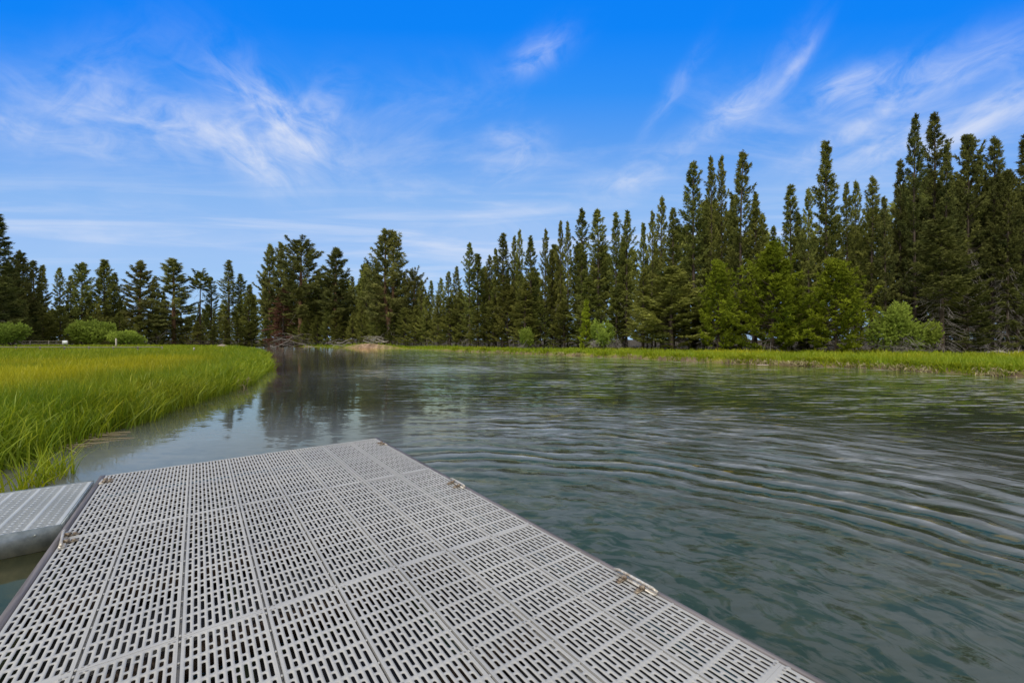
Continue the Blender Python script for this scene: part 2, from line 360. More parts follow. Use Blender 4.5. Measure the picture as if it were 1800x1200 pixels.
n = g.noise(objc(g), 14, 4, .6)
pbsdf(g, out, g.mix(g.ss(n, .35, .7), (.20, .235, .245, 1), (.33, .37, .38, 1)), .45, metal=.35, normal=bump(g, n, .15, .004))
m, g, out = mat('cleat_metal'); M['cleat'] = m
n = g.noise(objc(g), 40, 4, .6)
pbsdf(g, out, g.mix(g.ss(n, .35, .65), (.55, .53, .49, 1), (.34, .28, .21, 1)), .4, metal=.3)
m, g, out = mat('rusty_bracket'); M['rust'] = m
n = g.noise(objc(g), 60, 4, .6)
pbsdf(g, out, g.mix(g.ss(n, .35, .65), (.30, .25, .19, 1), (.13, .09, .06, 1)), .6, metal=.3)
m, g, out = mat('white_board'); M['white'] = m; pbsdf(g, out, (.62, .64, .66), .5)
m, g, out = mat('rail_wood'); M['rail'] = m
n = g.noise(objc(g), 3, 4, .6); pbsdf(g, out, g.mix(n, (.10, .085, .07, 1), (.26, .23, .20, 1)), .85, spec=.2)
m, g, out = mat('boulder_stone'); M['rock'] = m
n = g.noise(objc(g), 6, 6, .6); pbsdf(g, out, g.mix(n, (.16, .13, .11, 1), (.36, .29, .24, 1)), .9, spec=.2)

# ------------------------------------------------------------------ the river's outline and the ground
RIVER = np.array([(-9, -40), (-6.5, -12), (-6.0, -3), (-5.5, 1.5), (-5.45, 3.0), (-5.4, 3.9), (-5.55, 4.75), (-5.95, 5.75), (-6.2, 7.3), (-6.8, 9.2), (-7.7, 11.5),
                  (-9.1, 14.8), (-10.9, 19.1), (-13.9, 24.4), (-18.2, 32), (-23.6, 40), (-31, 50), (-38, 60), (-46, 69), (-62, 77), (-95, 84), (-200, 95), (-400, 100),
                  (-400, 125), (-200, 118), (-95, 108), (-53, 96), (-39.7, 86), (-24.3, 70.5), (-17.5, 65.0), (-10.3, 55.5), (-5.2, 48.8), (3.2, 40.4), (8.75, 32.8),
                  (13.0, 24.6), (15.6, 23.0), (17.3, 21.4), (17.9, 18.3), (19.1, 15.9), (24, 13.2), (34, 9), (60, 0), (110, -25), (110, -60), (-9, -60)], float)
def densify(P, step):
    out = []
    for a, b in zip(P, np.roll(P, -1, 0)):
        far = np.linalg.norm((a+b)/2)
        n = max(1, int(np.linalg.norm(b-a)/(.8 if far < 30 else 2.2 if far < 95 else 40))); out.append(a + (b-a)*np.arange(n)[:, None]/n)
    return np.concatenate(out)
_R = densify(RIVER, 1.2)
_w = np.random.default_rng(3).normal(0, 1, (len(_R), 2)); _w = (_w + np.roll(_w, 1, 0) + np.roll(_w, -1, 0))/3
_dist = np.linalg.norm(_R, axis=1)
_R = _R + _w*np.clip(_dist*.012, .08, .35)[:, None]
def signed(P):
    """distance to the river's edge, positive on land"""
    P = np.asarray(P, float); out = np.empty(len(P)); A = _R; B = np.roll(_R, -1, 0); AB = B-A; L2 = (AB**2).sum(1)
    for s in range(0, len(P), 20000):
        q = P[s:s+20000]
        ap = q[:, None]-A[None]; t = np.clip((ap*AB).sum(-1)/L2, 0, 1)
        d = np.sqrt((((ap - t[..., None]*AB)**2).sum(-1)).min(1))
        c = ((A[None, :, 1] > q[:, None, 1]) != (B[None, :, 1] > q[:, None, 1]))
        xi = A[None, :, 0] + (q[:, None, 1]-A[None, :, 1])*AB[None, :, 0]/(AB[None, :, 1]+1e-12)
        ins = (c & (q[:, None, 0] < xi)).sum(1) % 2 == 1
        out[s:s+20000] = np.where(ins, -d, d)
    return out
DX = [-300, -100, 0, 60, 150, 300, 500, 600, 700, 820, 950, 1100, 1300, 1600, 1800, 2000, 2400]
DY = [50, 56, 62, 78, 85, 95, 97, 86, 72, 58, 50, 44, 38, 33, 31, 30, 24]
def D(px): return float(np.interp(px, DX, DY))
def smooth(x): x = np.clip(x, 0, 1); return x*x*(3-2*x)
def vnoise(P, sc, seed):
    """cheap smooth noise -1..1"""
    r = np.random.default_rng(seed); o = np.zeros(len(P))
    for k in range(5):
        a = r.uniform(0, 6.28); f = sc*r.uniform(.6, 1.9); ph = r.uniform(0, 6.28)
        o += np.sin(P[:, 0]*math.cos(a)*f + P[:, 1]*math.sin(a)*f + ph + 1.3*np.sin(P[:, 0]*f*.7*math.sin(a) - P[:, 1]*f*.6 + ph*2))
    return o/3.2
def sandiness(P):
    return smooth(1 - np.abs((P[:, 0]+24.0)/9.0))*smooth((P[:, 1]-62)/3)*(P[:, 1] > 60)
def height(P, s=None):
    s = signed(P) if s is None else s
    n = vnoise(P, 1.1, 5)
    right = smooth((P[:, 0]+2+ (P[:, 1]-20)*.25)/3)
    top = .20 + .08*right + .60*sandiness(P)*smooth(1-s/9)
    z = np.where(s < 0, np.maximum(-1.2, s*.55-.03), -.03 + (top+.05*n)*smooth(s/(.55-.38*right)))
    far = np.hypot(P[:, 0], P[:, 1])
    return z + np.where(s > 2, .05*vnoise(P, .3, 8)*smooth((s-2)/3), 0) + smooth((far-140)/200)*1.0
def axis(parts):
    o = []
    for a, b, st in parts: o += list(np.arange(a, b, st))
    o.append(parts[-1][1]); return np.array(o)
gx = axis([(-2500, -400, 300), (-400, -100, 25), (-100, -34, 2), (-34, -16, .6), (-16, 26, .22), (26, 60, 1.2), (60, 120, 5), (120, 400, 40), (400, 2500, 300)])
gy = axis([(-2500, -200, 300), (-200, -20, 20), (-20, 0, 1.5), (0, 30, .22), (30, 60, .55), (60, 105, 1), (105, 160, 5), (160, 400, 40), (400, 3000, 400)])
GX, GY = np.meshgrid(gx, gy); P2 = np.c_[GX.ravel(), GY.ravel()]
S2 = signed(P2); Z2 = height(P2, S2)
nx = len(gx); i, j = np.meshgrid(np.arange(nx-1), np.arange(len(gy)-1)); b0 = (j*nx+i).ravel()
mb = MB(); mb.add(np.c_[P2, Z2], np.stack([b0, b0+1, b0+1+nx, b0+nx], -1))
ground = mb.build('ground', M['ground'], smooth=True); tag(ground, kind='structure')
px2 = np.where(P2[:, 1] > 1, 900+F*P2[:, 0]/np.maximum(P2[:, 1], 1), np.sign(P2[:, 0])*5000)
fo = smooth((P2[:, 1]-np.interp(px2, DX, DY)+2.5)/2.0); fo[P2[:, 1] < 12] = 0
for nm, val in (('turf', smooth((S2-.10-.16*vnoise(P2, 1.6, 77)*(P2[:, 0] > -4))/.25)), ('forest', fo), ('sand', sandiness(P2)*smooth(1-S2/6))):
    a = ground.data.attributes.new(nm, 'FLOAT', 'POINT'); a.data.foreach_set('value', val.astype(np.float32))
mb = MB(); mb.add([(-2400, -200, 0), (2400, -200, 0), (2400, 200, 0), (-2400, 200, 0)], [[0, 1, 2, 3]])
# keep the water sheet inside the river's reach
mb = MB(); mb.add([(-420, -62, 0), (130, -62, 0), (130, 60, 0), (-420, 130, 0)], [[0, 1, 2, 3]])
water = mb.build('river_water', M['water']); tag(water, kind='structure')
def gz(x, y): return float(height(np.array([[x, y]]))[0])

# ------------------------------------------------------------------ the dock
dvec = np.array([-.5934, .8049]); pvec = np.array([.8049, .5934])          # along the dock, across it
DECK = EYE - 1.22; W8 = 2.445; STRIP = W8/8; PL = 1.524
def ground_pt(px, py, h): v = py-HZ; return np.array([h*(px-900)/v, h*F/v])
endR = ground_pt(660, 770, 1.22); dock_end = float(endR@dvec); dock_right = float(endR@pvec); dock_left = dock_right - W8
ang = math.atan2(dvec[1], dvec[0]) - math.pi/2       # local +Y runs along the dock

def panel_mesh(name, ncol, pitch, nblock, per, margin_y, edge, mats, tabs=True, depth=.003, sw=.0130, screws=True):
    """perforated plank: x across, y along, top face at z = 0"""
    mb = MB(); Wd = ncol*pitch + 2*edge; Ln = nblock*per + 2*margin_y
    hw = sw/2
    cells = []
    for ci in range(ncol):
        x0 = -Wd/2 + edge + ci*pitch; x1 = x0+pitch
        for bi in range(nblock):
            y0 = margin_y + bi*per
            L, Sx, g2, g1 = .086, .036, .010, .018
            if (ci + 0) % 2 == 0: a = (y0+g1/2, y0+g1/2+L); b = (a[1]+g2, y0+per-g1/2)
            else: a = (y0+g1/2, y0+per-g1/2-L-g2); b = (a[1]+g2, y0+per-g1/2)
            mid = (a[1]+b[0])/2
            cells.append((x0, x1, y0, mid, *a)); cells.append((x0, x1, mid, y0+per, *b))
    cs = np.array(cells); n = len(cs); xm = (cs[:, 0]+cs[:, 1])/2
    th = [0, 45, 90, 135, 180]
    inner = []; outer = []
    for k, t in enumerate(th):
        c_, s_ = math.cos(math.radians(t)), math.sin(math.radians(t))
        inner.append(np.c_[xm+hw*c_, cs[:, 5]-hw+hw*s_]);
        outer.append(np.c_[[cs[:, 1], cs[:, 1], xm, cs[:, 0], cs[:, 0]][k], [cs[:, 5]-hw, cs[:, 3], cs[:, 3], cs[:, 3], cs[:, 5]-hw][k]])
    for k, t in enumerate(th):
        t2 = t+180; c_, s_ = math.cos(math.radians(t2)), math.sin(math.radians(t2))
        inner.append(np.c_[xm+hw*c_, cs[:, 4]+hw+hw*s_])
        outer.append(np.c_[[cs[:, 0], cs[:, 0], xm, cs[:, 1], cs[:, 1]][k], [cs[:, 4]+hw, cs[:, 2], cs[:, 2], cs[:, 2], cs[:, 4]+hw][k]])
    I = np.stack(inner, 1); O = np.stack(outer, 1)
    z0 = np.zeros((n, 10, 1)); V = np.concatenate([np.concatenate([O, z0], 2), np.concatenate([I, z0], 2), np.concatenate([I, z0-depth], 2)], 1).reshape(-1, 3)
    k = np.arange(10); k2 = (k+1) % 10
    f1 = np.stack([k, k2, 10+k2, 10+k], -1); f2 = np.stack([10+k, 10+k2, 20+k2, 20+k], -1)
    ff = np.concatenate([f1, f2]); Fc = (np.arange(n)[:, None, None]*30 + ff[None]).reshape(-1, 4)
    mb.add(V, Fc)
    # margins
    def quad(xa, xb, ya, yb, z=0.0): mb.add([(xa, ya, z), (xb, ya, z), (xb, yb, z), (xa, yb, z)], [[0, 1, 2, 3]])
    quad(-Wd/2, Wd/2, 0, margin_y); quad(-Wd/2, Wd/2, Ln-margin_y, Ln)
    quad(-Wd/2, -Wd/2+edge, margin_y, Ln-margin_y); quad(Wd/2-edge, Wd/2, margin_y, Ln-margin_y)
    # skirt
    for (xa, ya, xb, yb) in ((-Wd/2, 0, Wd/2, 0), (Wd/2, 0, Wd/2, Ln), (Wd/2, Ln, -Wd/2, Ln), (-Wd/2, Ln, -Wd/2, 0)):
        mb.add([(xa, ya, 0), (xa, ya, -.030), (xb, yb, -.030), (xb, yb, 0)], [[0, 1, 2, 3]])
    if tabs:
        quad(Wd/2, Wd/2+.0095, 0, Ln, -.020)
        for bi in range(nblock+1):
            y = margin_y + bi*per
            if bi % 5 and bi % 5 != 5: mb.box((Wd/2+.0055, y, -.0055), (.0108, .010, .006))
        for bi in range(0, nblock+1, 5):
            y = min(max(margin_y + bi*per, .02), Ln-.02)
            mb.box((Wd/2+.0055, y, -.0045), (.0108, .014, .006))
    if screws:
        for bi in (0, nblock//2, nblock):
            y = margin_y + bi*per + (0.004 if bi == 0 else -.004 if bi == nblock else 0)
            for sx in (-1, 1):
                for dx in (0, .016):
                    xx = sx*(Wd/2 - .013 - dx); tt = np.arange(8)*math.pi/4
                    V = np.r_[np.c_[xx+.0042*np.cos(tt), y+.0042*np.sin(tt), np.full(8, .0018)], np.c_[xx+.0046*np.cos(tt), y+.0046*np.sin(tt), np.full(8, .0002)]]
                    q = np.arange(8); mb.add(V, np.stack([8+q, 8+(q+1) % 8, (q+1) % 8, q], -1), mi=1); mb.add(V[:8], [[0, 1, 2, 3], [0, 3, 4, 7], [4, 5, 6, 7]], mi=1)
    return mb.data(name, mats), Wd, Ln

dock = empty('floating_dock', (0, 0, 0), 0)
o2 = endR - pvec*W8; dock.location = (o2[0], o2[1], DECK); dock.rotation_euler = (0, 0, ang)   # origin: far left corner; local -Y comes towards the viewer
tag(dock, 'grey plastic floating dock with perforated slotted deck, jutting into the river in the foreground', 'dock')
pm, PW, PLn = panel_mesh('deck_panel', 11, .0254, 10, .15, .0117, .0078, [M['deck'], M['screw']])
NROW = 5
for ri in range(NROW):
    for ci in range(8):
        o = link_mesh('deck_panel', pm, dock)
        o.location = (STRIP*(ci+.5), -(ri+1)*PL + .001, random.uniform(-.0008, .0008)); o.rotation_euler = (random.uniform(-.0006, .0006), random.uniform(-.0015, .0015), 0)
        o['group'] = 'slotted plastic planks of the dock'
Ltot = NROW*PL
mb = MB(); bd = .032
for sx, x in ((-1, -bd/2-.004), (1, W8+bd/2+.004)):
    ob = MB().box((x, -Ltot/2+.02, -.075), (bd, Ltot+.05, .14)).build('rub_board', M['rub'], dock)
MB().box((W8/2, .028, -.078), (W8+2*bd+.008, bd*.8, .134)).build('end_board', M['rub'], dock)
for k in range(NROW*2+1):
    y = -k*PL/2 - (.03 if k == 0 else 0) + (.03 if k == NROW*2 else 0)
    MB().box((W8/2, y, -.038-.066), (W8-.01, .045, .12)).build('joist', M['joist'], dock)
for xx in (.43, W8/2, W8-.43):
    for yy in (-.78, -2.30, -3.82, -5.34, -6.86):
        fm = MB().box((xx, yy, -.222), (.72, 1.40, .10)); fm.box((xx, yy, -.285), (.66, 1.32, .03)); fm.build('float', M['float'], dock)  # floats widened to nearly close the underside, so the slots look dark
def cleat(y, side, s=1.0, yaw=0.0, strip=True):
    """folding cleat: a bar along the edge carried by two bolted feet"""
    e = empty('cleat', (W8 if side > 0 else 0, y, 0)); e.parent = dock; e.rotation_euler = (0, 0, yaw)
    sg = -side
    mb = MB()
    if strip: mb.tube([(sg*.010, -.13*s, .016), (sg*.008, -.10*s, .022), (sg*.006, .10*s, .022), (sg*.010, .13*s, .016)], .0075, 6)
    mb.box((sg*.012, 0, .004), (.030, .25*s, .006)); mb.build('bar', M['cleat'], e)
    for dy in (-.055*s, .055*s):
        f = MB(); f.box((sg*.045, dy, .004), (.070, .022, .006)); f.tube([(sg*.060, dy, .006), (sg*.060, dy, .016)], .010, 8)
        f.tube([(sg*.030, dy-.01, .006), (sg*.030, dy-.01, .024)], .008, 8); f.box((sg*.028, dy, .014), (.028, .012, .016)); f.build('foot', M['rust'], e)
    return e
def along(px, py): return float(ground_pt(px, py, 1.22)@dvec) - dock_end
cleat(along(1110, 1028), 1); cleat(along(800, 852), 1, .95); cleat(along(672, 780), 1, .7, strip=False)
cleat(along(118, 948), -1, 1.1, .12); cleat(along(185, 846), -1, .6, strip=False)

# ------------------------------------------------------------------ the gangway to the shore
gw = empty('gangway', (0, 0, 0)); GH = 1.25; GZ = EYE-GH
g1_ = ground_pt(165, 845, GH); g2_ = ground_pt(107, 925, GH)
gwW = float((g1_-g2_)@dvec)
gm_, GW_, GL_ = panel_mesh('gangway_deck', int(round((gwW-.05)/.0254)), .0254, 16, .15, .012, .010, [M['deck_cool'], M['screw']], tabs=False, screws=False, depth=.0012, sw=.0130)
gw.location = (g1_[0], g1_[1], GZ); gw.rotation_euler = (0, 0, ang + math.pi/2)     # local +Y points away from the dock, +X towards the open river
tag(gw, 'pale grey perforated gangway with metal side, between the dock and the left bank', 'gangway')
gd = link_mesh('gangway_deck', gm_, gw); gd.location = (-GW_/2-.012, .012, 0)
gd.location = (GW_/2*-1 - .0, .012, 0)
sg_ = 1
for x, nm in ((.006, 'side_beam'), (-GW_-.006, 'side_beam')):
    b = MB(); b.box((x, GL_/2+.01, -.068), (.008, GL_+.02, .15)); b.box((x+(-.02 if x > 0 else .02), GL_/2+.01, -.146), (.036, GL_+.02, .006))
    for k in range(12): b.tube([(x-.008, .12+k*.2, -.035), (x+.008, .12+k*.2, -.035)], .007, 8)
    b.build(nm, M['galv'], gw)
b = MB(); b.box((-GW_/2, .004, -.066), (GW_, .008, .132)); b.build('end_plate', M['galv'], gw)
b = MB(); b.box((-GW_/2, 1.2, -.10), (GW_-.02, .06, .05)); b.box((-GW_/2, .5, -.10), (GW_-.02, .06, .05)); b.build('cross_brace', M['galv'], gw)
for hx in (.35, .95): MB().tube([(-GW_*hx, -.07, -.05), (-GW_*hx, .06, -.05)], .018, 8).build('hinge', M['rust'], gw)

# ------------------------------------------------------------------ trees
def needles(Pt, Dr, tint, m=6, ln=.22, wd=.045, rng=RNG, spread=.75):
    n = len(Pt); Pt = np.repeat(Pt, m, 0); Dr = np.repeat(Dr, m, 0); tint = np.repeat(tint, m)
    d = Dr + rng.normal(0, spread, Dr.shape); d /= np.linalg.norm(d, axis=1)[:, None]+1e-9
    s = np.cross(d, rng.normal(0, 1, d.shape)); s /= np.linalg.norm(s, axis=1)[:, None]+1e-9
    L = ln*rng.uniform(.6, 1.3, (len(d), 1)); w = wd*rng.uniform(.6, 1.3, (len(d), 1))
    o = rng.normal(0, ln*.22, d.shape)
    a = Pt+o-s*w-d*L*.2; b = Pt+o+s*w-d*L*.2; c = Pt+o+d*L
    V = np.stack([a, b, c], 1).reshape(-1, 3)
    return V, np.arange(len(V)).reshape(-1, 3), np.repeat(np.clip(tint + rng.normal(0, .12, len(tint)), 0, 1), 3)

def conifer(seed, H=18.0, R=1.6, base=.2, nb=120, shape='cone', top=.75, m=6, ln=.22, wd=.045, mats=('needle', 'bark'), dead=14, twig=6, lean=.02,
            twin=False, sparse=0.0, wood=.0085, tb=0.35, droop=-2, uptip=.50):
    rng = np.random.default_rng(seed); tr = MB(); cr = MB(); dd = MB()
    PT, DR, TN = [], [], []
    stems = [(0.0, 0.0, 1.0)] if not twin else [(-.045*H*.55, 0, 1.0), (.045*H*.55, .1, .985)]
    for si, (ox, oy, hs) in enumerate(stems):
        K = 14; zz = np.linspace(0, 1, K)
        bend = np.cumsum(rng.normal(0, lean, (K, 2)), 0)*zz[:, None]**.5
        ax = np.c_[bend[:, 0]*1.3 + ox*smooth(zz*3-.4), bend[:, 1]*1.3+oy, zz*H*hs]
        rr = wood*H*(1-zz)**.8 + .018; rr[0] *= 1.35
        tr.tube(ax, rr, 8)
        def axp(z): return np.array([np.interp(z, ax[:, 2], ax[:, q]) for q in range(3)])
        phi = rng.uniform(0, 6.28)
        for bi in range(nb):
            t = (bi+rng.uniform(0, 1))/nb; t = t**(.9)
            z = H*hs*(base + (.985-base)*t)
            if shape == 'cone': pr = (1-t)**top*(.35+.65*min(1, t*6+.35))
            elif shape == 'pillar': pr = 1.15*(1-t)**.70*(.58+.45*math.sin(min(1, t*1.6)*math.pi/2))
            else: pr = (math.sin((t*.80+.16)*math.pi)**.62)*(1.05-.25*t)      # rounded crown
            pr = max(pr, .06)
            L = R*pr*rng.uniform(.45, 1.0) if rng.random() < .72 else R*pr*rng.uniform(1.0, 1.45)
            phi += 2.399 + rng.normal(0, .5)
            if twin and math.cos(phi)*ox < 0 and rng.random() < .5: continue
            if rng.random() < sparse: continue
            e0 = math.radians(droop + (55-droop)*t**1.3 + rng.normal(0, 9))
            dirh = np.array([math.cos(phi), math.sin(phi), 0.0]); p0 = axp(z)
            q = np.linspace(0, 1, 5); rise = math.tan(e0)
            bp = p0 + dirh*(q[:, None]*L) + np.c_[np.zeros(5), np.zeros(5), L*(rise*q + uptip*q**2)]
            bp[1:-1] += rng.normal(0, L*.03, (3, 3))
            tr.tube(bp, np.linspace(.010+.012*L, .004, 5), 3, cap=False)
            bt = np.clip(rng.normal(.45, .22), 0, 1)
            start = .36 if shape != 'round' else .45
            nt = max(2 if t > .85 else 3, int(twig*(.5+L/R)))
            for k in range(nt):
                s = start + (1-start)*(k+rng.uniform(0, 1))/nt
                pp = np.array([np.interp(s, q, bp[:, c]) for c in range(3)])
                sd = (1 if k % 2 else -1)*rng.uniform(.5, 1.15)
                fw = dirh*math.cos(sd) + np.array([-dirh[1], dirh[0], 0])*math.sin(sd) + np.array([0, 0, rng.uniform(.05, .55)])
                fw /= np.linalg.norm(fw); tl = (.14 + .30*L*(1.1-s))*rng.uniform(.7, 1.2)
                nn = max(2, int(round(tl/.17)))
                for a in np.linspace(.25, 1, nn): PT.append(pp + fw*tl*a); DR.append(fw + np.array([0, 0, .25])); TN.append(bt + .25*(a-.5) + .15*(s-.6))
            for a in (.82, 1.0): PT.append(np.array([np.interp(a, q, bp[:, c]) for c in range(3)])); DR.append(dirh*.7 + np.array([0, 0, .6])); TN.append(bt+.2)
        for k in range(4): PT.append(axp(H*hs*(1-.012*k))); DR.append(np.array([0, 0, 1.])); TN.append(.5)
        for k in range(dead):
            z = H*rng.uniform(.05, base+.12); phi = rng.uniform(0, 6.28); L = R*rng.uniform(.4, .95)
            dirh = np.array([math.cos(phi), math.sin(phi), 0.0]); q = np.linspace(0, 1, 6); dr = rng.uniform(.1, .8)
            bp = axp(z) + dirh*(q[:, None]*L) + np.c_[np.zeros(6), np.zeros(6), -L*dr*q**2 + .15*L*np.sin(q*5)]
            dd.tube(bp, np.linspace(.020, .005, 6), 3, cap=False)
            for w_ in range(3):
                s = rng.uniform(.3, .95); pp = np.array([np.interp(s, q, bp[:, c]) for c in range(3)])
                dv = rng.normal(0, .5, 3)+dirh*.5; dv[2] -= .3
                dd.tube([pp, pp+dv*.2*L, pp+dv*.38*L+np.array([0, 0, -.06*L])], [.010, .007, .004], 3, cap=False)
    PT = np.array(PT); DR = np.array(DR); TN = np.array(TN)
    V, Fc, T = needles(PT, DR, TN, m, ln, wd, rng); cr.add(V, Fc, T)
    if not dead: dd = None
    return dict(trunk=tr.data('trunk', M[mats[1]], True), crown=cr.data('crown', M[mats[0]]), dead=dd.data('dead_limbs', M['dead_wood']) if dd else None, H=H, R=R)

PRO = {
 'slim':   [conifer(s, 18, 1.45, .24, 120, 'pillar', m=7, dead=20, twig=7, ln=.20, wd=.036, droop=0) for s in (11, 12, 13, 14)],
 'lodge':  [conifer(s, 18, 1.95, .10, 155, 'cone', .80, m=7, dead=22, twig=8, ln=.20, wd=.040) for s in (21, 22, 23, 24)],
 'full':   [conifer(s, 16, 2.6, .06, 150, 'cone', .72, m=7, dead=10, twig=8, wd=.050, ln=.25) for s in (31, 32, 33)],
 'pond':   [conifer(s, 20, 2.9, .26, 130, 'round', m=9, ln=.34, wd=.050, mats=('needle_pond', 'bark_pond'), dead=8, twig=9, wood=.016, sparse=.06, droop=-22, uptip=.45) for s in (41, 42, 43)],
 'pond_tri': [conifer(s, 20, 3.2, .22, 150, 'cone', .80, m=9, ln=.32, wd=.050, mats=('needle_pond', 'bark_pond'), dead=8, twig=8, wood=.014, sparse=.08, droop=-15, uptip=.45) for s in (51, 52)],
 'twin':   [conifer(61, 20, 3.3, .18, 125, 'cone', .75, m=9, ln=.32, wd=.050, mats=('needle_pond', 'bark_pond'), dead=8, twig=8, wood=.014, twin=True, droop=-15, uptip=.45)],
 'young':  [conifer(s, 8, 2.8, .03, 165, 'cone', .82, m=8, ln=.20, wd=.040, mats=('needle_young', 'bark'), dead=8, twig=8, droop=-5, uptip=.5, wood=.011) for s in (71, 72)],
 'sapling': [conifer(75, 5, .9, .03, 90, 'cone', .9, m=7, ln=.16, wd=.035, mats=('needle_young', 'bark'), dead=0, twig=5, droop=5, uptip=.3)],
 'snag':   [conifer(81, 14, 2.0, .05, 120, 'cone', .8, m=6, ln=.24, wd=.040, mats=('needle_dead', 'bark'), dead=70, twig=6, droop=-30, uptip=-.1)],
 'lolly':  [conifer(91, 18, 1.5, .80, 40, 'round', m=8, ln=.25, wd=.05, dead=60, twig=8)],
 'gnarl':  [conifer(s, 18, 2.0, .36, 140, 'cone', .55, m=7, dead=110, twig=7, wd=.052) for s in (95, 96)],
}
_cnt = {}
def plant(px, ytop, depth, kind, wpx, label=None, group=None, yaw=None, tilt=0.0):
    ks = PRO[kind]; _cnt[kind] = _cnt.get(kind, 0)+1; pr = ks[_cnt[kind] % len(ks)]
    X, Y, _ = at(px, 0, depth, 0); Z = gz(X, Y)-.05
    Ht = EYE + (HZ-ytop)/F*depth - Z; wid = wpx/F*depth
    nm = {'pond': 'ponderosa_pine', 'pond_tri': 'ponderosa_pine', 'twin': 'ponderosa_pine', 'young': 'young_pine', 'sapling': 'young_pine', 'snag': 'dead_conifer'}.get(kind, 'lodgepole_pine')
    e = empty(nm, (X, Y, Z), random.uniform(0, 6.28) if yaw is None else yaw)
    sc = Ht/pr['H']; sx = max(.45, min(2.2, wid/2/pr['R'])) if wpx else sc*random.uniform(.85, 1.15)
    sx = max(sx, sc*.6)
    e.scale = (sx, sx, sc); e.rotation_euler[1] = tilt
    link_mesh('trunk', pr['trunk'], e)
    cm = pr['crown']
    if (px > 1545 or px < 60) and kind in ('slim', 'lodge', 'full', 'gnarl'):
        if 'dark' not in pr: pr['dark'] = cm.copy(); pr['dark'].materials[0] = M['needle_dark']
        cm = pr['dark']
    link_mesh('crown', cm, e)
    if pr['dead']: link_mesh('dead_limbs', pr['dead'], e)
    tag(e, label, 'dead tree' if kind == 'snag' else 'tree', group)
    return e

